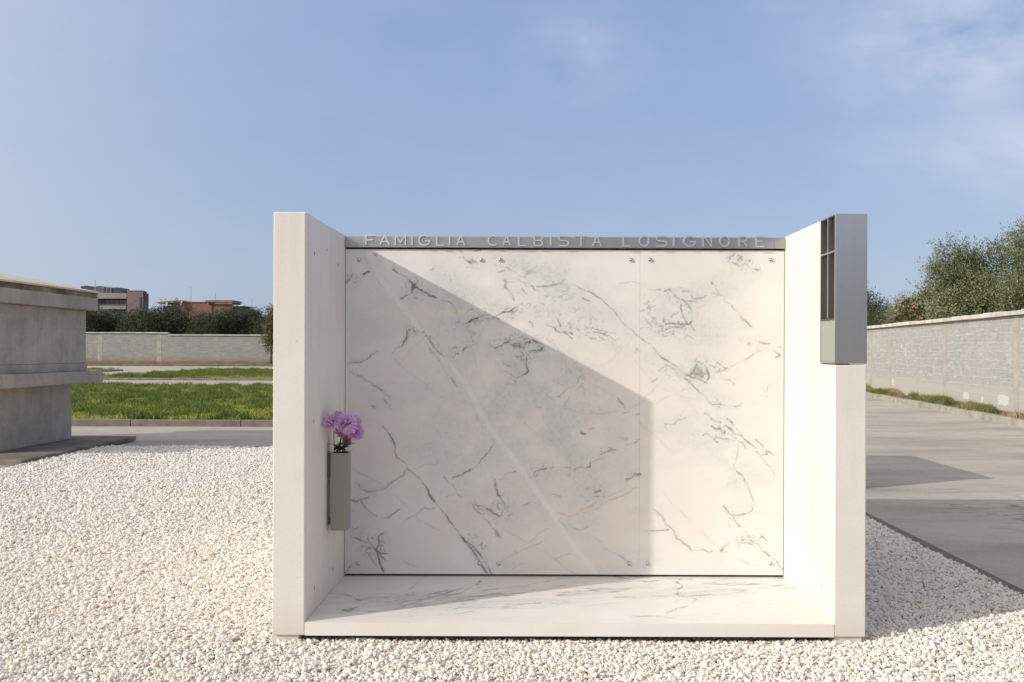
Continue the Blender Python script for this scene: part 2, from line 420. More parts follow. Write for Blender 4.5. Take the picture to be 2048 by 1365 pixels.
# right verge with kerb (local frame along the right wall)
WA = math.atan(.11)                      # the wall drifts right going away
def RW(t, off=0):                        # t metres of depth along the wall, off towards the road
    d = t; x = 10.1+.11*(d-17.7)
    n = Vector((-math.cos(WA), math.sin(WA)))
    return (x+n.x*off, d-D0+n.y*off)
mb = MB()
pts = [RW(t, .98) for t in np.arange(4, 74, 1.0)]
for a, b in zip(pts[:-1], pts[1:]):
    dx, dy = b[0]-a[0], b[1]-a[1]; L = math.hypot(dx, dy); ux, uy = dx/L*.006, dy/L*.006; nx_, ny_ = -dy/L*-.16, dx/L*-.16
    base = [(a[0]+ux, a[1]+uy), (b[0]-ux, b[1]-uy), (b[0]-ux+nx_, b[1]-uy+ny_), (a[0]+ux+nx_, a[1]+uy+ny_)]
    mb.prism(base, -.05, .105+random.uniform(-.006, .006), 'z')
struct(mb.build('kerb', M['kerb_pale'], bevel=.012))
a0, a1, b0, b1 = RW(4, .90), RW(73, .90), RW(73, -.05), RW(4, -.05)
sheet('verge_soil', [a0, a1, b1 if False else b0, RW(4, -.05)], .07, M['dirt'])
n = 70000
t = rng.uniform(9, 40, n)**1; off = rng.beta(1.3, 1.6, n)*.88
x = 10.1+.11*(t-17.7)-math.cos(WA)*off; y = t-D0+math.sin(WA)*off
tf = fbm(t*1.4, off*2, 21, 3); kk = rng.uniform(0, 1, n) < (.12+1.0*sstep(.40, .6, tf))
t, off, x, y, tf = t[kk], off[kk], x[kk], y[kk], tf[kk]
green = sstep(.30, .60, fbm(t*.55, off, 44, 2)+(22-t)*.018)
hh = (.03+.15*sstep(.45, .72, tf))*rng.uniform(.5, 1.2, len(t))
tint = np.clip(.95-.75*green+rng.normal(0, .14, len(t)), 0, 1)
o = blades('verge_grass', [(x, y, np.full(len(t), .068), hh, rng.uniform(.008, .018, len(t)), tint)], M['dry'], 12)
props(o, 'rough green and dry grass along the foot of the right wall', 'grass', None, 'stuff')

# ------------------------------------------------------------------ gravel stones
rng = np.random.default_rng(11)
SP = .0140
ny_, nx_ = int((GY1+1.25)/(SP*.87)), int((GX1+7.4)/SP)
jj, ii = np.meshgrid(np.arange(nx_), np.arange(ny_))
x = -7.4+jj*SP+(ii % 2)*SP*.5+rng.uniform(-.42, .42, jj.shape)*SP
y = -1.2+ii*SP*.87+rng.uniform(-.42, .42, jj.shape)*SP
x, y = x.ravel(), y.ravel(); dep = y+D0
k = (x > -.635*dep-1.5) & (x < .575*dep+1.2) & (x < GX1-.005+rng.normal(0, .012, len(x))) & (y < GY1-.01+rng.normal(0, .012, len(x))) & (dep > 2.75)
k &= ~((x > -1.235) & (x < 1.53) & (y > .035) & (y < 2.27))
k &= ~((x < -6.03) & (y < 8.83))                                            # tomb pad
hid = (y > 2.4) & (x > -1.235/D0*dep+1.9) & (x < 1.53/D0*dep-1.9)            # strip nobody sees behind the block
k &= ~hid
pk_ = np.clip(4.0/np.maximum(dep, 3.4), .30, 1.0); k &= rng.uniform(0, 1, len(x)) < pk_
x, y, dep, pk_ = x[k], y[k], dep[k], pk_[k]; n = len(x)
und = (fbm(x*1.3, y*1.3, 5)-.5)*.022
zz = und-.002-.013*np.exp(-np.abs(y)/.10)*((x > -1.4) & (x < 1.7))+rng.uniform(-.0045, .0045, n)
sc = np.clip(rng.lognormal(0, .30, n), .5, 1.9)*.0080*pk_**-.5
extra = rng.uniform(0, 1, n) < .10
xe, ye, ze, se = x[extra]+rng.uniform(-.01, .01, extra.sum()), y[extra]+rng.uniform(-.01, .01, extra.sum()), zz[extra]+.011, sc[extra]*1.0
m_ = ~((xe > -1.25) & (xe < 1.545) & (ye > -.0) & (ye < 2.3))
x = np.r_[x, xe[m_]]; y = np.r_[y, ye[m_]]; zz = np.r_[zz, ze[m_]]; sc = np.r_[sc, se[m_]]; n = len(x)
rot = np.stack([rng.normal(0, .5, n), rng.normal(0, .5, n), rng.uniform(0, 6.283, n)], 1)
pc = bpy.data.collections.new('pebble_shapes')
for s in range(7):
    bm = bmesh.new(); bmesh.ops.create_icosphere(bm, subdivisions=2, radius=1.0)
    r = random.Random(s); ax = (r.uniform(.95, 1.3), r.uniform(.8, 1.05), r.uniform(.6, .85))
    cuts = [Vector((r.gauss(0, 1), r.gauss(0, 1), r.gauss(0, 1))).normalized() for _ in range(8)]
    for vv in bm.verts:
        d = vv.co.normalized(); l = 1.0
        for cdir in cuts:
            q = d.dot(cdir)
            if q > .62: l = min(l, .80/q if q > .80 else 1.0)
        vv.co = Vector((d.x*ax[0], d.y*ax[1], d.z*ax[2]))*l*r.uniform(.95, 1.04)
    for f in bm.faces: f.smooth = s % 2 == 0
    me = bpy.data.meshes.new('pebble'); bm.to_mesh(me); bm.free(); me.materials.append(M['pebble'])
    pc.objects.link(bpy.data.objects.new('pebble_shape', me))
me = bpy.data.meshes.new('gravel'); me.vertices.add(n)
me.vertices.foreach_set('co', np.stack([x, y, zz], 1).astype(np.float32).ravel())
a = me.attributes.new('rot', 'FLOAT_VECTOR', 'POINT'); a.data.foreach_set('vector', rot.astype(np.float32).ravel())
a = me.attributes.new('scl', 'FLOAT', 'POINT'); a.data.foreach_set('value', sc.astype(np.float32))
a = me.attributes.new('idx', 'INT', 'POINT'); a.data.foreach_set('value', rng.integers(0, 7, n).astype(np.int32))
me.materials.append(M['pebble'])
gravel = link(bpy.data.objects.new('gravel', me))
props(gravel, 'bed of loose cream white stones around the marble monument', 'gravel', None, 'stuff')
ng = bpy.data.node_groups.new('scatter_stones', 'GeometryNodeTree')
ng.interface.new_socket('Geometry', in_out='INPUT', socket_type='NodeSocketGeometry')
ng.interface.new_socket('Geometry', in_out='OUTPUT', socket_type='NodeSocketGeometry')
gi = ng.nodes.new('NodeGroupInput'); go = ng.nodes.new('NodeGroupOutput')
iop = ng.nodes.new('GeometryNodeInstanceOnPoints'); ci = ng.nodes.new('GeometryNodeCollectionInfo')
ci.inputs['Collection'].default_value = pc; ci.inputs['Separate Children'].default_value = True; ci.inputs['Reset Children'].default_value = True
def na(nm, dt):
    q = ng.nodes.new('GeometryNodeInputNamedAttribute'); q.data_type = dt; q.inputs[0].default_value = nm
    return [s for s in q.outputs if s.enabled and s.name == 'Attribute'][0]
e2r = ng.nodes.new('FunctionNodeEulerToRotation')
ng.links.new(gi.outputs[0], iop.inputs['Points']); ng.links.new(ci.outputs[0], iop.inputs['Instance'])
iop.inputs['Pick Instance'].default_value = True
ng.links.new(na('idx', 'INT'), iop.inputs['Instance Index']); ng.links.new(na('rot', 'FLOAT_VECTOR'), e2r.inputs[0])
ng.links.new(e2r.outputs[0], iop.inputs['Rotation']); ng.links.new(na('scl', 'FLOAT'), iop.inputs['Scale'])
ng.links.new(iop.outputs[0], go.inputs[0])
md = gravel.modifiers.new('scatter', 'NODES'); md.node_group = ng

# ------------------------------------------------------------------ THE MONUMENT
XL0, XL1, XR0, XR1 = -1.232, -1.081, 1.381, 1.528
ZT, ZB, YB, YE = 1.991, .022, .812, 2.27
tomb = empty('family_tomb', (0, 0, 0), 'white concrete family tomb with veined marble back, bench slab and steel name strip', 'tomb')
lw = MB().box(XL0, XL1, 0, YE, ZB, ZT).build('side_wall', M['white'], tomb, .005)
LY, LZ0 = .212, 1.288
rwall = MB().prism([(0, ZB), (YE, ZB), (YE, ZT), (LY, ZT), (LY, LZ0), (0, LZ0)], XR0, XR1, 'x').build('side_wall', M['white'], tomb, .005)
MB().box(XL0+.02-.03, XL1-.03, .015, YE-.02, -.1, ZB-.001).build('footing', M['white'], tomb, .004)
MB().box(XR0+.004, XR1-.012, .012, YE-.02, -.1, ZB-.001).build('footing', M['white'], tomb, .004)
MB().box(XL1+.001, XR0-.001, .90, YE-.01, -.05, 1.93).build('burial_chamber', M['white'], tomb)
MB().box(XL1+.001, XR0-.001, .835, .899, .02, 1.92).build('backing', M['core'], tomb)
MB().box(XL1+.001, XR0-.001, .84, YE-.002, 1.931, 1.978).build('roof', M['white'], tomb, .004)
# tie holes in the two inner faces
def holes(parent, x, lst, sgn):
    for (yy, zz_, h) in lst:
        mb = MB(); n = 10; ring = []
        for rr, dx in ((1.0, .0012), (.55, .0006)):
            ring += [(x+sgn*dx, yy+.0042*rr*math.cos(2*math.pi*i/n), zz_+h*rr*math.sin(2*math.pi*i/n)) for i in range(n)]
        f = [(i, (i+1) % n, n+(i+1) % n, n+i) for i in range(n)]+[tuple(range(n, 2*n))]
        mb.add(ring, f); mb.build('tie_hole', M['hole'], parent)
def on_left(px, py):      # point of the left inner face seen at a pixel
    dx, dy = px-PX, py-PY; d = XL1*F/(dx+ROLL*dy); return d-D0, HC-(dy-ROLL*dx)/F*d
def on_right(px, py):
    dx, dy = px-PX, py-PY; d = XR0*F/(dx+ROLL*dy); return d-D0, HC-(dy-ROLL*dx)/F*d
holes(lw, XL1, [(*on_left(*p), .012) for p in ((629, 508), (676, 530), (626, 843), (665, 1138), (629, 1176))] + [(*on_left(603+51, 500), .005)], 1)
holes(rwall, XR0, [(*on_right(*p), .006) for p in ((1590, 530), (1583, 1122), (1644, 1172))], -1)

# marble fields: veins of the stone, in the plane of each slab
KA = 4.0156
TILES = {'A': (680, 490, KA), 'B': (680, 820, KA), 'C': (970, 490, KA), 'D': (970, 820, KA), 'E': (1270, 490, KA), 'F': (1270, 820, KA),
         'G': (530, 1080, 3.4133), 'H': (1200, 1080, 3.4133)}
VEINS = """
A6.9:430,205 500,235 545,285 575,310 590,350 575,380 520,415 485,435
A5.9:590,350 620,340 690,390 735,415 775,422
A16.75:578,385 592,350 600,325
A9.7:700,405 760,420
A5.6:50,955 160,945 210,915 260,885 300,855
A6.8:415,865 450,825 495,820 540,740 545,690 590,660
A9.8:545,690 580,675 600,690
A4.55:80,1015 180,1065 240,1110 285,1140 360,1190 400,1220
A7.6:200,1085 240,1110 275,1135
A3.6:355,1240 385,1290 412,1330
A7.8:180,240 210,225 240,215
A11.5:55,250 75,280 60,300
A3.4:300,285 330,330 350,350
A3.55:690,730 760,820 805,870 870,960 890,990
A9.75:780,840 815,885
A7.8:910,910 930,880 950,880
A9.7:905,835 940,830
A5.7:980,860 1010,820 1070,800
A3.4:930,550 960,620 1010,670 1050,710 1070,780
A7.8:980,640 1030,620 1080,600 1150,575 1200,560
A6.7:1010,660 1050,640
A28.3:1090,615 1180,600
A20.3:1040,700 1085,715
A5.6:1005,550 1075,510
A6.6:1250,830 1285,820
A7.6:970,45 980,60
A9.7:985,105 1010,130 1050,140
A6.8:1080,45 1130,40
A4.3:720,215 760,200
A9.5:280,80 300,90
A3.35:720,830 800,940 860,1040 940,1140
A9.45:250,1290 275,1300
A6.35:820,440 900,470 940,540
B5.8:345,125 390,180 425,230 440,310 455,375 490,410 530,440 545,480 600,525 650,570 700,645 745,720 790,770 850,840 910,935 970,1010 1030,1090 1090,1170 1130,1240 1180,1310
B4.65:970,1010 1050,1090 1130,1165 1170,1230 1215,1315
B9.7:740,720 770,750
B8.7:915,940 940,970
B9.6:1130,1240 1170,1300
B3.45:530,485 500,530 450,565 390,600 340,635 290,655 210,655 170,640 150,600
B3.4:545,485 590,475 640,465 690,440 780,430
B4.55:90,715 140,735 170,720 230,700
B4.5:170,740 230,810 270,850 345,875 390,860 440,830 480,800
B3.38:500,910 570,865 620,830 660,795 720,800 760,785
B4.7:1245,275 1215,290 1200,330 1150,390 1110,440 1080,475 1010,500 960,520 905,545
B3.65:845,545 890,590 940,660 975,705
B6.5:850,700 890,680 905,690
B5.75:1060,765 1100,810 1130,840
B6.7:1090,770 1140,775 1180,800 1230,820 1285,855
B3.45:1150,870 1190,900 1240,975 1285,1030
B5.5:95,940 120,965 150,945
B6.65:90,1010 150,1040 200,1060 250,1090 295,1135 330,1160 375,1160
B5.7:345,990 310,1030 308,1080 290,1130 310,1200 350,1300
B8.55:240,1100 210,1130
B5.55:290,1130 340,1190 370,1215
B4.35:240,1160 290,1250
B3.5:500,1210 550,1240 600,1262
B14.45:50,1300 80,1260
B5.4:1090,50 1130,120 1150,150
B6.45:1230,560 1240,620 1285,700
C6.85:60,600 90,570 130,550 185,540 220,510 255,500
C22.5:215,535 255,525
C10.8:70,580 110,600
C5.65:95,225 160,215
C5.45:175,185 215,215
C6.65:150,290 165,340 200,370 215,410 232,445
C5.55:260,265 310,305
C5.55:300,355 350,410
C10.5:370,330 410,360
C4.5:420,330 490,330 560,315 620,300 645,280
C6.5:610,315 640,325
C5.55:360,620 390,660
C6.5:430,460 470,490
C3.4:660,535 720,545 770,520
C8.5:790,430 830,455
C7.6:490,650 550,665 600,700 650,705 700,750
C7.5:570,580 590,620 610,660
C7.6:640,690 705,715
C5.7:820,655 880,680 940,690
C5.75:870,700 930,715 1000,740 1050,775
C4.5:910,730 960,770 1010,760
C7.45:1005,700 1050,710
C3.45:715,325 800,360 880,395 960,460 1040,540 1100,610 1160,665 1220,730 1285,780
C4.35:1080,315 1170,290 1240,310
C8.65:80,840 130,810 170,800 200,770 270,750 300,745
C9.75:130,820 180,780 240,820 300,815 340,790 380,760 460,800
C5.75:350,860 420,850 465,840 440,815
C5.75:300,870 330,900 335,960 345,1010 320,1045 250,1072 200,1040 160,1010
C10.55:250,910 310,900
C5.45:150,960 210,990
C36.3:200,800 320,790
C6.55:550,800 600,850 640,890
C4.45:610,890 620,940
C9.5:740,980 770,1030
C6.35:760,1040 740,1130 660,1150 600,1200
C4.4:550,1095 600,1120
C12.5:585,1215 600,1218
C4.3:690,1160 680,1230 630,1290
C5.45:400,1300 450,1305
C4.45:1060,1230 1110,1280 1130,1320
C7.5:1100,1350 1140,1350
C7.45:1190,870 1220,830 1240,860
D8.7:350,545 390,530 400,500 440,480 490,468
D6.6:525,475 560,460
D3.35:560,460 650,455 690,470
D3.5:715,495 760,460 835,450
D10.75:820,455 850,450
D4.6:845,420 850,450
D3.3:850,410 920,400 940,390
D8.65:935,355 960,345 1000,340
D6.65:980,305 1050,320
D4.55:1145,285 1210,270 1235,240
D26.22:1090,220 1140,230
D8.65:1105,30 1150,20
D3.4:1180,35 1240,40
D10.8:1140,560 1170,545 1200,515 1240,525
D7.75:805,625 840,640 880,655 925,645
D7.75:865,695 915,705
D12.65:770,185 795,200
D6.45:840,160 870,150
D3.38:500,680 550,680 600,700
D3.35:300,770 370,750
D5.7:70,560 85,620 110,680 145,740 165,790 145,830 115,855 70,835 30,810 0,800
D4.55:110,570 150,550 160,510 240,495
D26.32:150,740 185,800
D5.55:190,700 180,780 200,810
D4.45:60,960 90,980 140,1030
D9.4:230,1130 260,1150
D3.35:700,950 760,960 830,940
D3.35:890,1030 930,1060
D3.35:970,1110 1060,1160 1150,1220
D4.35:600,880 660,970
E9.5:170,360 200,365
E6.7:230,375 270,360 310,385 360,435 400,450 475,448
E4.55:480,430 550,425 570,405
E8.6:380,440 430,490 465,540
E7.6:370,480 380,550 400,600 420,635
E8.75:250,640 300,635 380,640 430,630 460,610
E8.7:250,680 300,660 370,670 400,640
E7.7:180,715 220,700 270,710 310,715
E7.6:240,740 290,725
E5.5:290,580 300,560 340,550
E6.65:400,745 410,720 450,735 465,760
E7.5:440,640 470,690
E9.65:45,530 80,525
E6.5:50,570 100,610 130,645
E9.35:55,665 110,660
E4.55:10,710 60,770 120,795 160,840 220,910 260,940 300,960 360,1000 440,1055
E4.5:240,970 330,1010 400,1045 450,1060
E8.55:195,1010 245,975
E8.55:440,1060 480,1000 500,930 540,960
E9.55:560,970 590,1020 600,1060 560,1110
E9.55:445,1060 520,1080 580,1110
E36.4:490,1020 550,1050
E9.5:600,965 640,980
E7.45:650,940 690,960 740,990 690,1020
E3.48:400,1065 460,1130 530,1190 580,1240 620,1285
E6.55:620,1285 680,1285 740,1300
E5.5:640,1215 690,1270 670,1310
E4.42:760,1300 840,1290 860,1270
E6.42:720,1085 790,1110
E9.42:135,1095 175,1070
E6.6:620,300 640,330 680,395 740,465 800,520 870,590 940,655
E6.6:620,385 690,405
E9.6:670,385 695,415
E7.5:720,105 780,85 800,80
E7.5:750,135 800,145 840,180
E6.45:820,130 860,95
E7.42:880,160 940,200 990,205
E6.65:670,40 740,45
E6.5:1000,785 1050,785 1075,800
E6.55:1100,845 1165,895 1120,905
E4.32:1140,825 1200,828
E6.42:1070,1140 1060,1200
E6.42:1045,1215 1090,1210
E3.32:770,975 840,945 920,895 1040,845
F16.42:555,30 590,50 640,85 690,100
F10.7:620,130 660,150 690,155
F9.8:730,130 770,140 800,190 860,210
F4.55:740,70 800,130 860,190 900,250 960,300
F8.65:800,220 830,255 860,265
F6.68:830,255 830,370
F6.55:870,260 875,305
F5.48:545,205 570,180 620,220 670,260
F4.48:650,220 760,235 800,250
F5.55:830,370 790,440 800,480 850,530 900,590 930,660 945,700 940,800 900,830 820,855 760,835 700,760
F8.4:895,600 945,700
F5.55:770,845 830,920 900,1000 930,1050 1000,1100 1100,1190 1190,1280
F6.55:830,1070 900,1065 950,1080
F7.55:920,1055 990,1045 1020,1010 1060,1050
F7.55:760,1070 720,1100 700,1140
F4.32:750,860 765,940
F4.4:155,790 230,880 290,960 340,1030 410,1090 460,1130 620,1135
F4.45:45,975 100,975 160,970 260,960
F6.42:245,100 260,160
F5.42:250,110 320,120 350,75 410,65
F5.4:370,50 400,15
F5.45:970,240 1010,275 1050,320 1060,355 1000,360 960,330
F5.38:1060,330 1150,375
F3.28:1000,370 1080,460 1140,550
"""
PINKS = """
D4.6:600,820 660,855 720,840 800,795 870,760
D7.6:780,830 870,795 960,755 1060,705 1160,660 1240,625
D4.5:990,700 1060,665 1150,610
D5.6:520,945 440,990 360,1070 290,1100
D4.5:500,1040 400,1080 340,1115 260,1150 190,1190 130,1220
D3.4:400,1290 560,1200 690,1150
D5.4:160,1310 240,1270 310,1230
E6.35:150,1280 260,1220 340,1190 440,1140
"""
SLABV = """
G5.6:445,372 550,370 600,390 650,415
G5.5:820,390 855,400
G6.6:1000,360 1040,375
G7.65:1100,385 1150,390 1210,375 1280,350 1350,330
G6.5:1120,375 1240,345
G5.5:930,460 1000,430 1100,405 1200,395 1330,365 1450,300 1480,280
G8.6:530,480 570,490 610,465
G4.35:600,480 700,490 800,480 930,465
G4.3:300,520 500,500 700,430 900,370 1000,330 1100,250
G6.5:1200,435 1260,425 1400,390 1550,380 1750,360 1900,340 2048,310
G6.35:1300,470 1450,460 1600,460 1750,440 1900,430
G5.35:1300,510 1400,490
G5.4:1500,345 1620,330 1760,318 1900,285 2040,262
H5.45:0,330 100,340 200,335
H6.5:100,250 200,270 330,285 450,270 620,270
H6.5:520,290 560,310 540,340
H6.5:540,360 530,375 590,390 640,385 760,370
H4.32:640,390 660,410 600,450 450,500
H5.4:100,390 240,390
H6.4:230,525 350,520 520,535
H5.3:780,505 800,512
H4.3:700,300 900,310 1100,300
H4.25:900,420 1100,440 1300,430
"""
def parse(txt):
    for ln in txt.strip().splitlines():
        h, pts = ln.split(':'); t = h[0]; w, s = h[1:].split('.')
        ox, oy, kz = TILES[t]
        yield [(ox+float(a.split(',')[0])/kz, oy+float(a.split(',')[1])/kz) for a in pts.split()], float(w)/kz, float('.'+s)
DB = YB+D0
def to_wall(px, py): p = P(px, py, DB); return p[0], p[2]
def to_slab(px, py):
    dx, dy = px-PX, py-PY; d = (HC-.083)*F/(dy-ROLL*dx); return (dx+ROLL*dy)/F*d, d-D0
def raster(x0, x1, y0, y1, st, veins, pinks, whites, conv, mpp, seed, wob=.0065):
    nx, ny = int((x1-x0)/st)+1, int((y1-y0)/st)+1
    xs = x0+np.arange(nx)*st; ys = y0+np.arange(ny)*st
    gx, gy = np.meshgrid(xs, ys)
    wx = gx+wob*2*(fbm(gx*26, gy*26, seed, 4)-.5)*1.7; wy = gy+wob*2*(fbm(gx*26, gy*26, seed+40, 4)-.5)*1.7
    n1 = fbm(gx*60, gy*60, seed+3, 3); n2 = fbm(gx*17, gy*17, seed+8, 4); n3 = fbm(gx*9, gy*9, seed+13, 4)
    out = {q: np.zeros((ny, nx)) for q in ('vein', 'cloud', 'pink', 'white')}
    def lay(lst, ch, halo=0):
        for pts, w, s in lst:
            pts = [conv(*p) for p in pts]; sg = max(w*mpp*(.60 if ch == 'vein' else .55), .0029)
            pad = max(sg*3, .05 if halo else .02)+.012
            ax = [p[0] for p in pts]; ay = [p[1] for p in pts]
            i0 = max(0, int((min(ax)-pad-x0)/st)); i1 = min(nx, int((max(ax)+pad-x0)/st)+2)
            j0 = max(0, int((min(ay)-pad-y0)/st)); j1 = min(ny, int((max(ay)+pad-y0)/st)+2)
            if i1 <= i0 or j1 <= j0: continue
            sx, sy = wx[j0:j1, i0:i1], wy[j0:j1, i0:i1]; dm = np.full(sx.shape, 9.0)
            for (p, q) in zip(pts[:-1], pts[1:]):
                vx, vy = q[0]-p[0], q[1]-p[1]; L = vx*vx+vy*vy+1e-12
                tt = np.clip(((sx-p[0])*vx+(sy-p[1])*vy)/L, 0, 1)
                dm = np.minimum(dm, np.hypot(sx-p[0]-tt*vx, sy-p[1]-tt*vy))
            m = .68+.62*sstep(.36, .60, .5*n1[j0:j1, i0:i1]+.5*n2[j0:j1, i0:i1]); big = sg > .011
            if ch == 'white':
                sx, sy = gx[j0:j1, i0:i1], gy[j0:j1, i0:i1]; dm = np.full(sx.shape, 9.0)
                sx = sx+.3*(wx[j0:j1, i0:i1]-sx); sy = sy+.3*(wy[j0:j1, i0:i1]-sy)
                for (p, q) in zip(pts[:-1], pts[1:]):
                    vx, vy = q[0]-p[0], q[1]-p[1]; tt = np.clip(((sx-p[0])*vx+(sy-p[1])*vy)/(vx*vx+vy*vy+1e-12), 0, 1)
                    dm = np.minimum(dm, np.hypot(sx-p[0]-tt*vx, sy-p[1]-tt*vy))
                o_ = out[ch][j0:j1, i0:i1]; np.maximum(o_, s*(1-sstep(.55, 1.0, dm/(w*mpp*.5)))*(.75+.4*n2[j0:j1, i0:i1]), out=o_); continue
            sgl = sg*(.55+1.0*sstep(.35, .8, n2[j0:j1, i0:i1]))
            val = 1.3*s*np.exp(-(dm/sgl)**2)*m*(1.0 if not big else (.25+1.1*sstep(.42, .62, n1[j0:j1, i0:i1]*.5+n2[j0:j1, i0:i1]*.5)))
            o_ = out[ch][j0:j1, i0:i1]; np.maximum(o_, val, out=o_)
            if halo:
                hv = halo*s*np.exp(-(dm/(.012+sg*2.2))**2)*sstep(.30, .62, n2[j0:j1, i0:i1])
                o_ = out['cloud'][j0:j1, i0:i1]; np.maximum(o_, hv, out=o_)
    lay(list(veins), 'vein', .85); lay(list(pinks), 'pink'); lay(whites, 'white')
    return xs, ys, out, n3, gx, gy
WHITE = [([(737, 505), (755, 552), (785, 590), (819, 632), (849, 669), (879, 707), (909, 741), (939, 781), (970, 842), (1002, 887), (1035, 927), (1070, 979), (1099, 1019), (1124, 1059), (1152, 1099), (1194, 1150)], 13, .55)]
ST = .0034
def fine_veins():
    q = random.Random(12); out = []
    for i in range(18):
        x, y = q.uniform(640, 1500), q.uniform(470, 1040); n = q.randint(7, 16)
        dx, dy = (14, 17) if q.random() < .7 else (18, -8)
        a = q.uniform(-.25, .25); pts = []
        for k in range(n):
            pts.append((x, y)); a += q.uniform(-.28, .28); c_, s_ = math.cos(a), math.sin(a)
            x += (dx*c_-dy*s_)*q.uniform(.7, 1.3); y += (dx*s_+dy*c_)*q.uniform(.7, 1.3)
        out.append((pts, .8, q.uniform(.05, .15)))
    return out
xs, ys, W, n3, gx, gy = raster(XL1-.01, XR0+.01, .08, 1.93, ST, list(parse(VEINS))+fine_veins(), parse(PINKS), WHITE, to_wall, DB/F, 5)
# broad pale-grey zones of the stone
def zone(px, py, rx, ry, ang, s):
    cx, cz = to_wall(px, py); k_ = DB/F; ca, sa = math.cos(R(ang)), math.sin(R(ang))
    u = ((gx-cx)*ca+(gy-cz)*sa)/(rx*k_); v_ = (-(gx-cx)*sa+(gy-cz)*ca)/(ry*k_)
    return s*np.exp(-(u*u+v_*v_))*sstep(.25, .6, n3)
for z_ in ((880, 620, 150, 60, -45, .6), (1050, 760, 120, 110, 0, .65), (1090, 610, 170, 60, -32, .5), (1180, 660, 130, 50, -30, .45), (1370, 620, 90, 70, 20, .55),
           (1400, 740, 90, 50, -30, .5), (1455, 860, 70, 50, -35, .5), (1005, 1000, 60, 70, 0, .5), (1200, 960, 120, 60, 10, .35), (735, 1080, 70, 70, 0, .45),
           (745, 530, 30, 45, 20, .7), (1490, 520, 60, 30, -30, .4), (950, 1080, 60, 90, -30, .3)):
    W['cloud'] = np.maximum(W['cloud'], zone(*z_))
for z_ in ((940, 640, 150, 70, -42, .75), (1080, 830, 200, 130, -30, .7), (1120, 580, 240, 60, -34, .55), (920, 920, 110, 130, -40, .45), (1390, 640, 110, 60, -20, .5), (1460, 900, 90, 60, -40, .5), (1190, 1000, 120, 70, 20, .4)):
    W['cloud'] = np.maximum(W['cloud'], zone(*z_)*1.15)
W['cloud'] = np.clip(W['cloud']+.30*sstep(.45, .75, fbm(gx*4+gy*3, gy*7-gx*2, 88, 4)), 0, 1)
# brecciated patches: nets of short dark veinlets
wq = fbm(gx*14, gy*14, 71, 3)
def net(fr, sd, ax=1.0, ay=1.0, lo=.80, hi=.95):
    q = fbm(gx*fr*ax+wq*1.6, gy*fr*ay+wq*1.6, sd, 4); return sstep(lo, hi, 1-np.abs(2*q-1)*1.9)
N1 = net(34, 81)*sstep(.38, .6, fbm(gx*40, gy*40, 91, 3)); N2 = net(26, 83, .8, 1.5)*sstep(.36, .6, fbm(gx*36, gy*36, 93, 3))
def zone2(px, py, rx, ry, ang, s, nt_):
    cx, cz = to_wall(px, py); k_ = DB/F; ca, sa = math.cos(R(ang)), math.sin(R(ang))
    u = ((gx-cx)*ca+(gy-cz)*sa)/(rx*k_); v_ = (-(gx-cx)*sa+(gy-cz)*ca)/(ry*k_)
    W['vein'] = np.maximum(W['vein'], 1.05*s*nt_*np.exp(-(u*u+v_*v_)**2))
    W['cloud'] = np.maximum(W['cloud'], .75*min(1, s)*np.exp(-(u*u+v_*v_)))
for z_ in ((1020, 625, 28, 14, 15, .8, N1), (1043, 690, 55, 26, 0, .95, N1), (1060, 690, 40, 14, 0, .8, N2), (828, 580, 24, 26, 0, .9, N1), (955, 635, 45, 16, 22, .8, N1), (1180, 660, 60, 20, -25, .7, N2),
           (1115, 640, 45, 18, -30, .65, N1), (1345, 655, 42, 24, 10, .85, N1), (1370, 600, 40, 24, -35, .55, N2), (1398, 742, 32, 26, 0, .85, N1), (1436, 735, 24, 14, 0, .6, N1), (1006, 1010, 20, 30, 10, .7, N1),
           (745, 1092, 36, 30, -40, .75, N1), (1080, 940, 28, 10, 25, .85, N1), (1262, 950, 20, 12, 30, .95, N1), (1212, 905, 20, 9, 10, .7, N1), (1190, 985, 20, 11, -10, .8, N1), (1448, 862, 36, 18, -35, .85, N1),
           (1482, 522, 45, 18, -30, .65, N1), (1035, 575, 75, 22, -55, .5, N2), (1100, 575, 80, 25, -35, .5, N2), (1500, 1085, 36, 14, -5, .65, N1), (965, 1020, 35, 12, -30, .7, N1), (1035, 740, 30, 34, 0, .5, N1),
           (940, 525, 24, 14, -25, .7, N1), (898, 712, 26, 16, 25, .6, N1), (705, 560, 18, 14, 0, .5, N1), (870, 690, 60, 9, -50, .55, N1), (955, 1095, 20, 40, 30, .6, N2), (820, 665, 18, 14, 30, .7, N1),
           (1150, 770, 60, 40, -10, .32, N1), (1000, 930, 240, 160, 0, .07, N2), (1300, 620, 20, 40, 0, .5, N1), (1515, 690, 35, 14, -25, .5, N1), (1330, 735, 35, 20, -40, .5, N2)):
    zone2(*z_)
def bil(a, x, y, xs, ys):
    fx = np.clip((x-xs[0])/(xs[1]-xs[0]), 0, len(xs)-1.001); fy = np.clip((y-ys[0])/(ys[1]-ys[0]), 0, len(ys)-1.001)
    i = fx.astype(int); j = fy.astype(int); u = fx-i; v_ = fy-j
    return a[j, i]*(1-u)*(1-v_)+a[j, i+1]*u*(1-v_)+a[j+1, i]*(1-u)*v_+a[j+1, i+1]*u*v_
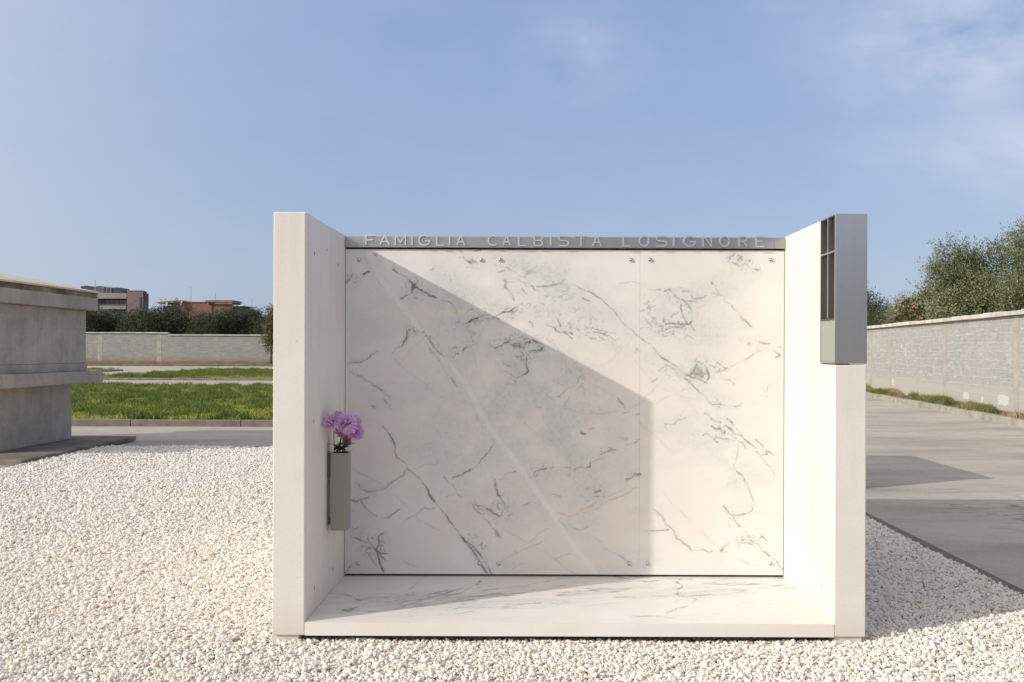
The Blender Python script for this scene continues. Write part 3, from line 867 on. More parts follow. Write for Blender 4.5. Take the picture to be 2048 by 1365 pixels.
def marble_slab(name, x0, x1, a0, a1, plane, b0, b1, field, xs, ys, st):
    """plane 'y': front face at y=b0, body to y=b1, a = z.   plane 'z': top at z=b0, body to z=b1, a = y."""
    nx, na_ = max(2, int((x1-x0)/st)+1), max(2, int((a1-a0)/st)+1)
    gx, ga = np.meshgrid(np.linspace(x0, x1, nx), np.linspace(a0, a1, na_)); gx = gx.ravel(); ga = ga.ravel()
    c = np.full(len(gx), b0)
    v = np.stack([gx, c, ga], 1) if plane == 'y' else np.stack([gx, ga, c], 1)
    idx = np.arange(nx*na_).reshape(na_, nx)
    q = np.stack([idx[:-1, :-1], idx[:-1, 1:], idx[1:, 1:], idx[1:, :-1]], -1).reshape(-1, 4)
    cs = [(x0, a0), (x1, a0), (x1, a1), (x0, a1)]
    mk = (lambda a, b, t: (a, t, b)) if plane == 'y' else (lambda a, b, t: (a, b, t))
    ex = np.array([mk(a, b, b0) for a, b in cs]+[mk(a, b, b1) for a, b in cs]); n0 = len(v)
    v = np.concatenate([v, ex])
    eq = [(n0+i, n0+4+i, n0+4+(i+1) % 4, n0+(i+1) % 4) for i in range(4)]+[(n0+4, n0+7, n0+6, n0+5)]
    q = np.concatenate([q, np.array(eq)])
    at = []
    for ch in ('vein', 'cloud', 'pink', 'white'):
        d = bil(field[ch], gx, ga, xs, ys); at.append((ch, 'FLOAT', np.r_[d, np.zeros(8)]))
    return np_mesh(name, v, q, M['marble'], tomb, at)
JX = (X(982, DB), X(1279.5, DB)); PZ0, PZ1 = .097, 1.914
edges = [(XL1+.003, JX[0]-.00012), (JX[0]+.00012, JX[1]-.0004), (JX[1]+.0004, XR0-.004)]
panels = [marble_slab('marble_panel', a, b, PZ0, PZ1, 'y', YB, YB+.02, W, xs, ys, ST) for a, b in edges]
# domed steel fixings
def bolt(parent, px, py):
    x_, _, z_ = P(px, py, DB); mb = MB(); n = 16; v = []; prof = [(.0118, .0), (.0118, .0026), (.0101, .0066), (.0062, .0092), (.0022, .0104)]
    for r_, h in prof: v += [(x_+r_*math.cos(2*math.pi*i/n), YB-h, z_+r_*math.sin(2*math.pi*i/n)) for i in range(n)]
    f = [(j*n+i, j*n+(i+1) % n, (j+1)*n+(i+1) % n, (j+1)*n+i) for j in range(len(prof)-1) for i in range(n)]+[tuple(range((len(prof)-1)*n, len(prof)*n))]
    mb.add(v, f); mb.build('fixing_bolt', M['bolt'], parent, smooth=True)
M['bolt'] = plain('polished_bolt_steel', (.55, .54, .52), .18, 1.0, .1, 40)
for i, pr in enumerate(((719, 963, 716, 960), (1001, 1262, 997, 1259), (1301, 1542, 1296, 1541))):
    for j, px in enumerate(pr): bolt(panels[i], px, 520.5 if j < 2 else 1127.5)
# bench slab
xs2, ys2, SV, n3b, gx2, gy2 = raster(XL1-.01, XR0+.01, -.02, YB+.05, .0045, parse(SLABV), [], [], to_slab, 1/230, 15, .009)
SV['cloud'] = np.clip(SV['cloud']+.45*np.exp(-((gy2-.42-.12*gx2)/.16)**2)*sstep(.35, .65, fbm(gx2*3, gy2*14, 31, 4)), 0, 1)
fl = fbm(gx2*5-gy2*3, gy2*30-gx2*9, 61, 4); fm = fbm(gx2*4, gy2*11, 66, 3)
band_ = np.exp(-((gy2-.47-.17*gx2)/.20)**2)
SV['vein'] = np.clip(np.maximum(SV['vein']*1.35, .75*sstep(.80, .96, 1-np.abs(2*fl-1)*1.8)*sstep(.40, .58, fm)*band_), 0, 1)
SV['cloud'] = np.clip(SV['cloud']+.6*sstep(.42, .68, fl)*band_+.15*sstep(.45, .7, fm), 0, 1)
marble_slab('bench_slab', XL1+.0015, XR0-.0015, -.0015, YB+.06, 'z', .083, ZB, SV, xs2, ys2, .0045)

# steel name strip and its letters
YS = .796
strip = MB().box(XL1+.001, X(1548, DB-.02)-.0008, YS, YS+.03, 1.9235, 1.985).box(X(1548, DB-.02)+.0008, XR0-.002, YS+.001, YS+.03, 1.9235, 1.985).build('name_strip', M['steel_strip'], tomb, .0015)
def arc(cx, cy, rx, ry, a0, a1, n=14):
    return [(cx+rx*math.cos(R(a0+(a1-a0)*i/n)), cy+ry*math.sin(R(a0+(a1-a0)*i/n))) for i in range(n+1)]
GL = {'F': [[(0, 0), (0, 1), (1, 1)], [(0, .52), (.75, .52)]], 'A': [[(0, 0), (.5, 1), (1, 0)], [(.2, .36), (.8, .36)]],
      'M': [[(0, 0), (0, 1), (.5, .3), (1, 1), (1, 0)]], 'I': [[(.5, 0), (.5, 1)]], 'G': [arc(.5, .5, .5, .5, 42, 352, 20)+[(.55, .46)]],
      'L': [[(0, 1), (0, 0), (1, 0)]], 'C': [arc(.5, .5, .5, .5, 42, 318, 18)],
      'B': [[(0, 0), (0, 1), (.6, 1)]+arc(.6, .76, .34, .24, 90, -90, 8)+[(0, .52)], [(.6, .52)]+arc(.62, .26, .38, .26, 90, -90, 8)+[(0, 0)]],
      'S': [[(.95, 1), (.3, 1)]+arc(.28, .76, .28, .24, 95, 262, 8)+[(.7, .5)]+arc(.7, .25, .3, .25, 85, -90, 8)+[(.03, 0)]],
      'T': [[(0, 1), (1, 1)], [(.5, 1), (.5, 0)]], 'O': [arc(.5, .5, .5, .5, 90, 450, 24)], 'N': [[(0, 0), (0, 1), (1, 0), (1, 1)]],
      'R': [[(0, 0), (0, 1), (.6, 1)]+arc(.6, .76, .38, .24, 90, -90, 8)+[(0, .52)], [(.5, .52), (1, 0)]], 'E': [[(1, 1), (0, 1), (0, 0), (1, 0)], [(0, .52), (.75, .52)]]}
LET = [('F', 731, 750), ('A', 759, 778), ('M', 790, 810), ('I', 819, 828), ('G', 837, 859), ('L', 873, 887), ('I', 894, 903), ('A', 913, 928),
       ('C', 976, 995), ('A', 1005, 1020), ('L', 1037, 1051), ('B', 1068, 1084), ('I', 1096, 1106), ('S', 1117, 1136), ('T', 1149, 1174), ('A', 1185, 1201),
       ('L', 1246, 1261), ('O', 1278, 1297), ('S', 1312, 1333), ('I', 1342, 1352), ('G', 1367, 1390), ('N', 1406, 1422), ('O', 1439, 1458), ('R', 1478, 1493), ('E', 1512, 1528)]
LD = YS-.0115; dl = LD+D0
zb_, zt_ = 1.9345, 1.9895
def letter(ch, p0, p1):
    x0_, x1_ = X(p0, dl), X(p1, dl); sx, sz = x1_-x0_, zt_-zb_; hw = .0036
    mb = MB()
    for k_, st in enumerate(GL[ch]):
        pts = [Vector((x0_+a*sx, zb_+b*sz)) for a, b in st]; closed = ch == 'O'
        if closed: pts = pts[:-1]
        n = len(pts); Lp = []; Rp = []
        for i, p in enumerate(pts):
            a = pts[i-1] if (i > 0 or closed) else p; b = pts[(i+1) % n] if (i < n-1 or closed) else p
            d1 = (p-a).normalized() if p != a else None; d2 = (b-p).normalized() if b != p else None
            d1 = d1 or d2; d2 = d2 or d1
            nn = (Vector((-d1.y, d1.x))+Vector((-d2.y, d2.x)))
            nn = nn.normalized() if nn.length > 1e-6 else Vector((-d1.y, d1.x))
            c = max(.42, nn.dot(Vector((-d1.y, d1.x))))
            Lp.append(p+nn*hw/c); Rp.append(p-nn*hw/c)
        y0, y1 = LD+.0004*k_, YS-.0005
        v = []
        for q in range(n): v += [(Lp[q].x, y0, Lp[q].y), (Rp[q].x, y0, Rp[q].y), (Rp[q].x, y1, Rp[q].y), (Lp[q].x, y1, Lp[q].y)]
        f = []
        for q in range(n if closed else n-1):
            a = q*4; b = ((q+1) % n)*4
            f += [(a+i, a+(i+1) % 4, b+(i+1) % 4, b+i) for i in range(4)]
        if not closed: f += [(0, 3, 2, 1), ((n-1)*4, (n-1)*4+1, (n-1)*4+2, (n-1)*4+3)]
        mb.add(v, f)
    mb.build('letter', M['letter_steel'], strip)
for l_ in LET: letter(*l_)

# steel lantern set into the top of the right wall
lan = bpy.data.objects.new('lantern_box', None); link(lan, tomb)
sh = MB(); t_ = .006
zb2, zt2, y1_ = LZ0+.006, ZT, LY-.004
xi, xo = XR0-.002, XR1+.001
sh.box(xi, xo, 0-.002, t_, zb2, zt2)                          # front plate
sh.box(xi, xo, y1_-t_, y1_, zb2, zt2)                         # rear plate
sh.box(xi, xo, t_+.0003, y1_-t_-.0003, zt2-t_, zt2-.0002)     # top
sh.box(xi, xo, t_+.0003, y1_-t_-.0003, zb2+.0002, zb2+t_)     # bottom
sh.build('lantern_casing', M['steel'], lan, .0012)
MB().box(xo-.010, xo-.004, t_+.0006, y1_-t_-.0006, zb2+t_+.0005, zt2-t_-.0005).build('lantern_back_plate', M['steel_dark'], lan)
MB().box(xo-.03, xo-.0105, t_+.001, t_+.004, zb2+.22, zt2-.01).build('lantern_lining', M['steel_dark'], lan)
zg = Z(637, D0+.1, 1655)
ym = .5*(t_+y1_-t_)
MB().box(xi+.001, xi+.055, ym-.004, ym+.004, zg, zt2-t_-.0006).box(xi+.0016, xi+.055, t_+.0008, ym-.0042, Z(507, D0+.1, 1655)-.004, Z(507, D0+.1, 1655)+.004).box(xi+.0016, xi+.055, ym+.0042, y1_-t_-.0008, Z(507, D0+.1, 1655)-.004, Z(507, D0+.1, 1655)+.004).build('cross_mullion', M['steel'], lan, .0008)
kg = N('frosted_green_glass'); kg.done((.28, .32, .265), .35, 0, .5); M['frost'] = kg.m
MB().box(xi+.003, xi+.011, t_+.001, y1_-t_-.001, zb2+t_+.001, zg-.012).build('frosted_pane', M['frost'], lan, .001)
MB().box(xi+.0025, xi+.10, t_+.001, y1_-t_-.001, zg-.011, zg-.002).build('lantern_shelf', M['steel_dark'], lan, .0008)

# ------------------------------------------------------------------ VASE AND FLOWERS
vd = 4.37
vx0, vx1 = X(662, vd), X(695, vd); vy0 = vd-D0; vy1 = vy0+.083; vz0, vz1 = Z(1062, vd, 680), Z(907, vd, 680)
vase = empty('flower_vase', ((vx0+vx1)/2, (vy0+vy1)/2, vz0), 'tall square steel flower vase fixed to the inner face of the left wall', 'vase')
def loc(o): o.matrix_parent_inverse = Matrix.Translation(-o.parent.location); return o
w_ = .0025
vb = MB().box(vx0, vx1, vy0, vy0+w_, vz0, vz1).box(vx0, vx1, vy1-w_, vy1, vz0, vz1).box(vx0, vx0+w_, vy0+w_+.0002, vy1-w_-.0002, vz0, vz1).box(vx1-w_, vx1, vy0+w_+.0002, vy1-w_-.0002, vz0, vz1).box(vx0+w_+.0002, vx1-w_-.0002, vy0+w_+.0002, vy1-w_-.0002, vz0+.002, vz0+.006)
loc(vb.build('vase_body', M['vase_steel'], vase, .0008))
loc(MB().box(XL1+.0005, vx0-.0004, vy0+.018, vy1-.016, vz1-.125, vz1-.004).build('wall_bracket', M['steel_dark'], vase, .001))
loc(MB().box(XL1+.0005, vx0-.0004, vy0+.03, vy1-.03, vz0+.03, vz0+.06).build('wall_bracket', M['steel_dark'], vase, .001))
def petal_mat(name, a, b):
    k = N(name); t = k.attr('tint'); col = k.ramp(t, [(0, a), (1, b)]); k.done(col, .55, 0, .3)
    tr = k.n('ShaderNodeBsdfTranslucent'); k.l(col, tr.inputs[0]); mx = k.n('ShaderNodeMixShader'); mx.inputs[0].default_value = .3
    k.l(k.b.outputs[0], mx.inputs[1]); k.l(tr.outputs[0], mx.inputs[2]); k.l(mx.outputs[0], k.out.inputs[0]); return k.m
PM = [petal_mat('violet_petal', (.56, .20, .56), (.90, .60, .86)), petal_mat('lilac_petal', (.60, .26, .60), (.92, .72, .90)), petal_mat('dusty_pink_petal', (.50, .14, .28), (.82, .48, .56))]
def bloom(center, rad, axis, mat, parent, seed, n=190):
    r = random.Random(seed); ax = Vector(axis).normalized(); V = []; Q = []; T = []
    for i in range(n):
        u = (i+.5)/n; th = math.acos(1-1.62*u); ph = i*2.39996+r.uniform(-.2, .2)
        a = ax.orthogonal().normalized(); b = ax.cross(a)
        d = (ax*math.cos(th)+(a*math.cos(ph)+b*math.sin(ph))*math.sin(th)).normalized()
        side = d.cross(ax).normalized() if d.cross(ax).length > 1e-3 else a
        up = side.cross(d)
        L = rad*r.uniform(.82, 1.08)*(0.82 if u < .25 else 1); w = rad*.085
        c = Vector(center); curl = r.uniform(-.1, .28)
        ps = [(.18, .5, 0), (.55, 1, .04), (.85, .95, curl*.5), (1.0, .35, curl)]
        base = len(V)
        for (t, ww, cu) in ps:
            p = c+d*L*t+up*L*cu+ax*L*cu*.4
            V += [p-side*w*ww, p+side*w*ww]; T += [.15+.85*t*r.uniform(.55, 1.1)]*2
        Q += [(base+2*k_, base+2*k_+1, base+2*k_+3, base+2*k_+2) for k_ in range(3)]
    o = np_mesh('flower_head', np.array([tuple(v) for v in V]), np.array(Q), mat, parent, [('tint', 'FLOAT', np.clip(T, 0, 1))])
    return o
FL = [((665, 846, 4.29), .045, 1, (-.5, -.6, .6), 'lilac chrysanthemum at the left of the vase, its head nearest the left wall'),
      ((693, 848, 4.33), .058, 1, (0, -.8, .6), 'biggest lilac chrysanthemum in the vase, topmost of the bunch'),
      ((711, 864, 4.40), .047, 0, (.6, -.6, .3), 'violet chrysanthemum drooping to the right over the vase rim'),
      ((683, 862, 4.40), .036, 0, (-.1, -1, .1), 'violet chrysanthemum low in the middle of the bunch'),
      ((694, 881, 4.42), .028, 2, (.1, -1, -.25), 'dusty pink chrysanthemum hanging lowest, just above the steel vase'),
      ((709, 843, 4.41), .042, 1, (.4, -.5, .7), 'pale lilac chrysanthemum at the upper right of the bunch, behind the drooping violet one'),
      ((677, 836, 4.40), .038, 1, (-.3, -.5, .8), 'small lilac chrysanthemum at the upper left, between the leftmost head and the topmost one')]
for i, ((px, py, d), rad, mi, ax, lab) in enumerate(FL):
    c = Vector(P(px, py, d)); bx_ = vx0+.014+.0085*i; by_ = vy0+.025+.007*((i*2) % 5)
    f = empty('chrysanthemum', (bx_, by_, vz1-.06), lab, 'flower', 'purple flowers in the steel vase')
    loc(bloom(c, rad, ax, PM[mi], f, i))
    mid = Vector((bx_*.6+c.x*.4, by_*.6+c.y*.4+.004, (vz1+c.z)/2))
    loc(MB().tube([(bx_, by_, vz1-.06), (bx_, by_, vz1), mid, c-Vector(ax).normalized()*rad*.2], [.0028, .0028, .0025, .002], 6).build('stem', M['stem'], f, smooth=True))
    mbl = MB(); r = random.Random(i+50)
    for q in range(5):
        p0 = Vector((bx_, by_, vz1+.003+.009*q)); an = r.uniform(0, 6.28) if not (i == 2 and q == 0) else -.2
        dr = Vector((math.cos(an), math.sin(an)*.8, r.uniform(.1, .8))).normalized(); L = r.uniform(.032, .055) if not (i == 2 and q == 0) else .052
        sd = dr.cross(Vector((0, 0, 1))).normalized(); nrm = sd.cross(dr)
        rows = [(0, .1), (.25, .7), (.5, 1), (.75, .75), (1, .08)]; v = []
        for t, w in rows: v += [p0+dr*L*t-sd*L*.26*w-nrm*L*.25*t*t, p0+dr*L*t+nrm*L*.03-nrm*L*.25*t*t, p0+dr*L*t+sd*L*.26*w-nrm*L*.25*t*t]
        mbl.add(v, [(3*a+b, 3*a+b+1, 3*a+b+4, 3*a+b+3) for a in range(4) for b in range(2)])
    loc(mbl.build('leaf_spray', M['fleaf'], f))

# ------------------------------------------------------------------ GREY CONCRETE TOMBS
def grey_tomb(xr, yf, yn, xl, label, loc0):
    """faces: right face x=xr, far end yf, near end yn, left xl"""
    cx, cy = (xr+xl)/2, (yf+yn)/2
    t = empty('concrete_tomb', (cx, cy, 0), label, 'tomb')
    def b(name, ex, z0, z1, mat, bev=.012):
        return MB().box(xl-cx-ex, xr-cx+ex, yn-cy-ex, yf-cy+ex, z0, z1).build(name, mat, t, bev)
    pad = MB().box(xl-cx-.7, xr-cx+.74, yn-cy-.6, yf-cy+.42, -.02, .045).build('base_pad', M['pad'], t, .008)
    b('lower_block', 0, .0455, .860, M['grey'])
    b('ledge', .30, .862, 1.032, M['grey'])
    b('plinth_band', .145, 1.0325, 1.145, M['grey'], .006)
    b('upper_block', .135, 1.1455, 1.918, M['grey'])
    b('cornice', .25, 1.9185, 2.175, M['grey'])
    mb = MB().box(xl-cx-.255, xr-cx+.252, yn-cy-.25, yf-cy+.2, 2.10, 2.172); mb.build('stained_cornice_band', M['rust'], t, .004)
    ex = .27; A = [(xl-cx-ex, yn-cy-ex), (xr-cx+ex, yn-cy-ex), (xr-cx+ex, yf-cy+ex), (xl-cx-ex, yf-cy+ex)]
    v = [(*p, 2.1755) for p in A]+[(*p, 2.20) for p in A]+[(-.5, -.2, 2.54), (.0, -.2, 2.54)]
    f = [(0, 3, 2, 1), (0, 1, 5, 4), (1, 2, 6, 5), (2, 3, 7, 6), (3, 0, 4, 7), (4, 5, 9, 8), (5, 6, 9), (6, 7, 8, 9), (7, 4, 8)]
    MB().add(v, f).build('hip_roof', M['roofc'], t, .006)
    return t
xf = P(148, 887, 12.42)
grey_tomb(-6.78, 8.45, 6.62, -9.5, 'weathered grey concrete tomb with ledge, cornice and hipped top at left edge', None)
# low tomb behind the monument: only its shadow on the road shows in the photograph
t2 = empty('concrete_tomb', (1.35, 5.2, -.03), 'low concrete tomb behind the marble monument, throwing a shadow on the road', 'tomb')
MB().box(-1.0, 1.16, -.95, .95, .0, 1.25).build('lower_block', M['grey'], t2, .012)
MB().add([(-1.05, -1.0, 1.251), (1.2, -1.0, 1.251), (1.2, 1.05, 1.251), (-1.05, 1.05, 1.251), (-1.05, -1.0, 1.31), (1.2, -1.0, 1.31), (1.2, 1.05, 1.31), (-1.05, 1.05, 1.31)], [(0, 3, 2, 1), (4, 5, 6, 7), (0, 1, 5, 4), (1, 2, 6, 5), (2, 3, 7, 6), (3, 0, 4, 7)]).build('cover_slab', M['grey'], t2, .01)

# ------------------------------------------------------------------ BOUNDARY WALLS
def wall(name, origin, rz, length, ztops, pil_at, label, soil, y_t=.3, patches=(), copes=None):
    w = empty(name, origin, label, 'wall', None, rz)
    x0 = 0
    segs = ztops            # (x0,x1,top)
    for (a, b, zt) in segs:
        n = max(2, int((b-a)/.5)); mb = MB().box(a, b, 0, y_t, -.1, zt)
        o = mb.build('wall_face', M['block'], w)
        at = o.data.attributes.new('soil', 'FLOAT', 'POINT'); at.data.foreach_set('value', np.full(len(o.data.vertices), soil, np.float32))  # strength of the soil splash and of the painted-in dimming
        m2 = MB(); r = random.Random(int(a*3)+5); p = a
        while p < b-.05:
            q = min(b, p+r.uniform(.9, 1.1)); m2.box(p+.003, q-.003, -.11+r.uniform(-.01, .01), y_t+.08, zt+.001+r.uniform(0, .006), zt+.105+r.uniform(-.012, .012)); p = q
        m2.build('coping', M['coping'], w, .012)
    for (p, hw_, zt) in pil_at:
        MB().box(p-hw_, p+hw_, -.006, .02, -.09, zt-.002).build('pilaster', M['pil'], w, .003)
    for (cx_, cz_, rx, rz_) in patches:
        r = random.Random(int(cx_*100)); n = 22
        poly = []
        for i in range(n):
            a = 2*math.pi*i/n; s_ = 1/max(abs(math.cos(a)), abs(math.sin(a)))**.8*r.uniform(.75, 1.05)
            poly.append((cx_+rx*math.cos(a)*s_, cz_+rz_*math.sin(a)*s_))
        MB().prism(poly, -.0045, .01, 'y').build('plaster_patch', M['patch'], w)
    return w
DW = YW+D0
xa = -62.0
zl, zr = Z(664.5, DW, 260)-.12, Z(669, DW, 430)-.12
xstep = X(337, DW)
pl = [(X(p, DW)-xa, .20, z_) for p, z_ in ((200, zl), (318, zl))]+[(X(p, DW)-xa, .2, z_) for p, z_ in ((80, zl), (640, zr), (760, zr), (880, zr))]
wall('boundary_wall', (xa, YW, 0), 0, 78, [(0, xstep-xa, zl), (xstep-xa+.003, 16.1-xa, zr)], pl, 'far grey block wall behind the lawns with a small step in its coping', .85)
# right wall: local x runs away from the camera; origin near the camera
p0 = RW(3.0); L = 71.5/math.cos(WA)
ang = math.pi/2-WA
# local frame: x along (sin WA, cos WA); local -y must face the road (left) -> mirror by running the wall towards the camera
pe = RW(74.0)
def t_loc(px):     # local x (measured from the far end towards the camera) of a pixel column on the wall face
    u = (px-PX)/F; d = (10.1-.11*17.7)/(u-.11); return (74.0-d)/math.cos(WA)
wall('boundary_wall', (pe[0], pe[1], 0), ang+math.pi, L, [(0, 71.0/math.cos(WA), 2.13)],
     [(t_loc(p), .13, 2.13) for p in (1742, 1782, 1890, 2033)]+[(t_loc(1782)-3.2*i, .13, 2.13) for i in (2, 3, 4)]+[(t_loc(2033)+2.6*i, .13, 2.13) for i in (1, 2)],
     'long grey whitewashed block wall beside the road on the right', .0,
     patches=[(t_loc(1932), .28, .20, .10), (t_loc(2006), .30, .30, .13), (t_loc(1965), .25, .06, .07), (t_loc(1786), .42, .14, .10), (t_loc(1803), 1.52, .06, .05), (t_loc(1811), 1.33, .035, .14)])

# ------------------------------------------------------------------ TREES
def crown_mesh(name, seed, clumps, nleaf, leaf, mat, parent, up=.5, spread=.42, twig=.5, dens=14, warm=0, asp=.32):
    """clumps: (x,y,z,r). Twigs leave the surface of each clump; leaves sit along the twigs."""
    rng = np.random.default_rng(seed)
    cl = np.array(clumps); wgt = cl[:, 3]**2; wgt = wgt/wgt.sum()
    nt = nleaf//dens
    ci_ = rng.choice(len(cl), nt, p=wgt)
    d = rng.normal(0, 1, (nt, 3)); d /= np.linalg.norm(d, axis=1)[:, None]
    rad = rng.uniform(.25, 1, nt)**.45
    base = cl[ci_, :3]+d*(cl[ci_, 3]*rad)[:, None]
    tdir = d*.7+np.array([0, 0, up])+rng.normal(0, spread, (nt, 3)); tdir /= np.linalg.norm(tdir, axis=1)[:, None]
    tl = twig*rng.uniform(.4, 1.25, nt)
    tt = rng.uniform(0, 1, (nt, dens))
    pos = (base[:, None]+tdir[:, None]*(tl[:, None]*tt)[..., None]).reshape(-1, 3)+rng.normal(0, leaf*.5, (nt*dens, 3))
    ld = np.repeat(tdir, dens, 0)*.8+rng.normal(0, .75, (nt*dens, 3)); ld /= np.linalg.norm(ld, axis=1)[:, None]
    sd = np.cross(ld, rng.normal(0, 1, ld.shape)); sd /= np.linalg.norm(sd, axis=1)[:, None]+1e-9
    ll = leaf*rng.uniform(.6, 1.3, len(pos))[:, None]
    v = np.stack([pos, pos+ld*ll*.5+sd*ll*asp*.5, pos+ld*ll, pos+ld*ll*.5-sd*ll*asp*.5], 1).reshape(-1, 3)
    q = np.arange(len(v)).reshape(-1, 4)
    ctint = rng.uniform(-.18, .18, len(cl))
    tint = np.clip(.42+np.repeat(ctint[ci_]+rng.normal(0, .13, nt), dens)+rng.normal(0, .16, len(pos)), 0, .98 if warm else .9)
    if warm:
        hot = np.repeat(rng.uniform(0, 1, nt) < warm, dens); tint[hot] = rng.uniform(.88, 1.0, hot.sum())
    return np_mesh(name, v, q, mat, parent, [('tint', 'FLOAT', np.repeat(tint, 4))])
def clumpset(seed, rx, rz, zc, n, rmin, rmax, top=1.0):
    r = random.Random(seed); out = []
    for i in range(n):
        while True:
            a = Vector((r.uniform(-1, 1), r.uniform(-1, 1), r.uniform(-1, 1)))
            if .35 < a.length < 1: break
        out.append((a.x*rx, a.y*rx, zc+a.z*rz, r.uniform(rmin, rmax)))
    return out
def trunk(parent, h, rad, clumps, seed, mat=None):
    r = random.Random(seed); mb = MB()
    fork = h*.42
    mb.tube([(0, 0, -.05), (rad*.25, -.02, fork*.5), (.0, .05, fork)], [rad*1.35, rad, rad*.85], 9)
    for c in r.sample(list(clumps), min(7, len(clumps))):
        e = Vector(c[:3]); m = Vector((e.x*.45, e.y*.45, fork+(e.z-fork)*.6))
        mb.tube([(0, .02, fork-.08), m, e], [rad*.6, rad*.36, rad*.1], 6)
    return mb.build('trunk', mat or M['bark'], parent, smooth=True)
def tree(kind, loc_, label, cat, group, seed, clumps, nleaf, leaf, mat, h, rad, **kw):
    t = empty(kind, loc_, label, cat, group)
    trunk(t, h, rad, clumps, seed)
    crown_mesh('crown', seed, clumps, nleaf, leaf, mat, t, **kw)
    return t
# big olives beyond the right wall
gd = .0
def at(px, d): return (X(px, d), d-D0, 0)
c1 = clumpset(1, 1.55, 1.35, 2.75, 26, .42, .72)+[(.55, 0, 4.0, .5), (-.3, .1, 3.9, .42), (.95, -.2, 4.15, .36)]
tree('olive_tree', at(1988, 24.5), 'tall grey-green olive tree beyond the right wall, just inside the right edge', 'tree', None, 21, c1, 80000, .08, M['olive'], 4.6, .17, up=.75, twig=.5, dens=16)
c2 = clumpset(2, 1.25, 1.45, 2.75, 22, .42, .7)+[(-.2, 0, 4.35, .42), (.3, 0, 4.45, .4), (-.55, .1, 4.05, .4)]
tree('olive_tree', at(2098, 22.5), 'tallest olive tree beyond the right wall, cut off by the right edge', 'tree', None, 22, c2, 60000, .078, M['olive'], 5.0, .18, up=.8, twig=.5, dens=16)
c3 = clumpset(3, 1.15, 1.0, 2.35, 18, .38, .62)
tree('olive_tree', at(1838, 31), 'rounded mid-height olive tree behind the brownish shrub and the right wall', 'tree', None, 23, c3, 42000, .088, M['olive'], 3.5, .13, up=.7, twig=.5, dens=14)
c4 = clumpset(4, .72, .62, 2.3, 12, .26, .42)
tree('flowering_shrub', at(1848, 27.5), 'broad-leaved shrub with pinkish brown clusters peeping over the right wall', 'shrub', None, 24, c4, 9000, .12, M['shrub'], 2.9, .07, up=.3, twig=.22, dens=9, warm=.34, asp=.5)
c5 = clumpset(5, .85, 1.2, 3.0, 14, .35, .6)
tree('olive_tree', at(1722, 41), 'dark olive tree half hidden behind the steel lantern above the right wall', 'tree', None, 25, c5, 16000, .10, M['olive_dark'], 4.2, .13, up=.7, twig=.5, dens=14)
c6 = clumpset(6, 1.1, .75, 2.15, 14, .35, .6)
tree('olive_tree', at(1776, 37), 'low dark olive bush over the right wall between the lantern and rounded olive', 'tree', None, 26, c6, 18000, .09, M['olive_dark'], 3.2, .11, up=.6, twig=.45, dens=14)
c7 = clumpset(7, 1.3, 1.3, 2.6, 16, .4, .65)
tree('olive_tree', at(1930, 33), 'shaded olive tree deeper behind the rounded one beyond the right wall', 'tree', None, 27, c7, 20000, .09, M['olive_dark'], 4.2, .14, up=.7, twig=.5, dens=14)
# row of olives beyond the far wall: three shapes copied
protos = []
for s in range(3):
    cc = clumpset(30+s, 1.75, 1.65, 3.0, 22, .65, 1.05)
    protos.append((cc, 30+s))
LBL = 'dark grey-green olive tree in the dense row beyond the far left wall'
roots = []
for s, (cc, sd) in enumerate(protos):
    roots.append(tree('olive_tree', (0, 0, 0), LBL, 'tree', 'olives in the row beyond the far wall', sd, cc, 22000, .17, M['olive_dark'], 4.4, .17, up=.65, twig=.75, dens=12))
spots = [(x_, 4.0+1.6*((i*7) % 3), .86+.05*((i*5) % 4)) for i, x_ in enumerate(np.arange(-47, -13, 1.9))]
for i, (x_, dy_, s_) in enumerate(spots):
    src = roots[i % 3]
    if i < 3: r_ = src
    else:
        r_ = src.copy(); COL.objects.link(r_)
        for ch in src.children:
            c_ = ch.copy(); COL.objects.link(c_); c_.parent = r_
    r_.location = (x_, YW+dy_, 0); r_.rotation_euler = (0, 0, i*1.7); r_.scale = (s_*1.05, s_*1.05, s_)
# added tree belt out of view, put in to darken the steel reflections
rr = random.Random(5)
cb_ = [(x_+rr.uniform(-1, 1), -24+rr.uniform(-2, 2), rr.uniform(.8, 3.2), rr.uniform(1.0, 1.7)) for x_ in np.arange(-34, 36, 1.1)]
o = crown_mesh('added_tree_belt', 77, cb_, 14000, .55, M['olive_dark'], None, up=.5, twig=.9, dens=10)
props(o, 'added belt of dark foliage behind the camera, unseen, to darken steel reflections', 'added trees', None, 'stuff')
# slim young tree in front of the far wall beside the monument
cs = [(.05, 0, 1.3, .42), (-.25, .1, 1.9, .38), (.2, 0, 2.3, .45), (-.1, 0, 2.9, .4), (.15, .1, 3.4, .36), (.0, 0, 3.9, .3), (-.05, 0, 4.4, .2)]
tree('young_tree', (X(542, 71), 71-D0, .25), 'slim young tree against the far wall, partly hidden by the monument', 'tree', None, 41, cs, 3600, .17, M['sap'], 4.2, .07, up=.7, twig=.45, dens=8, warm=.1, asp=.4)

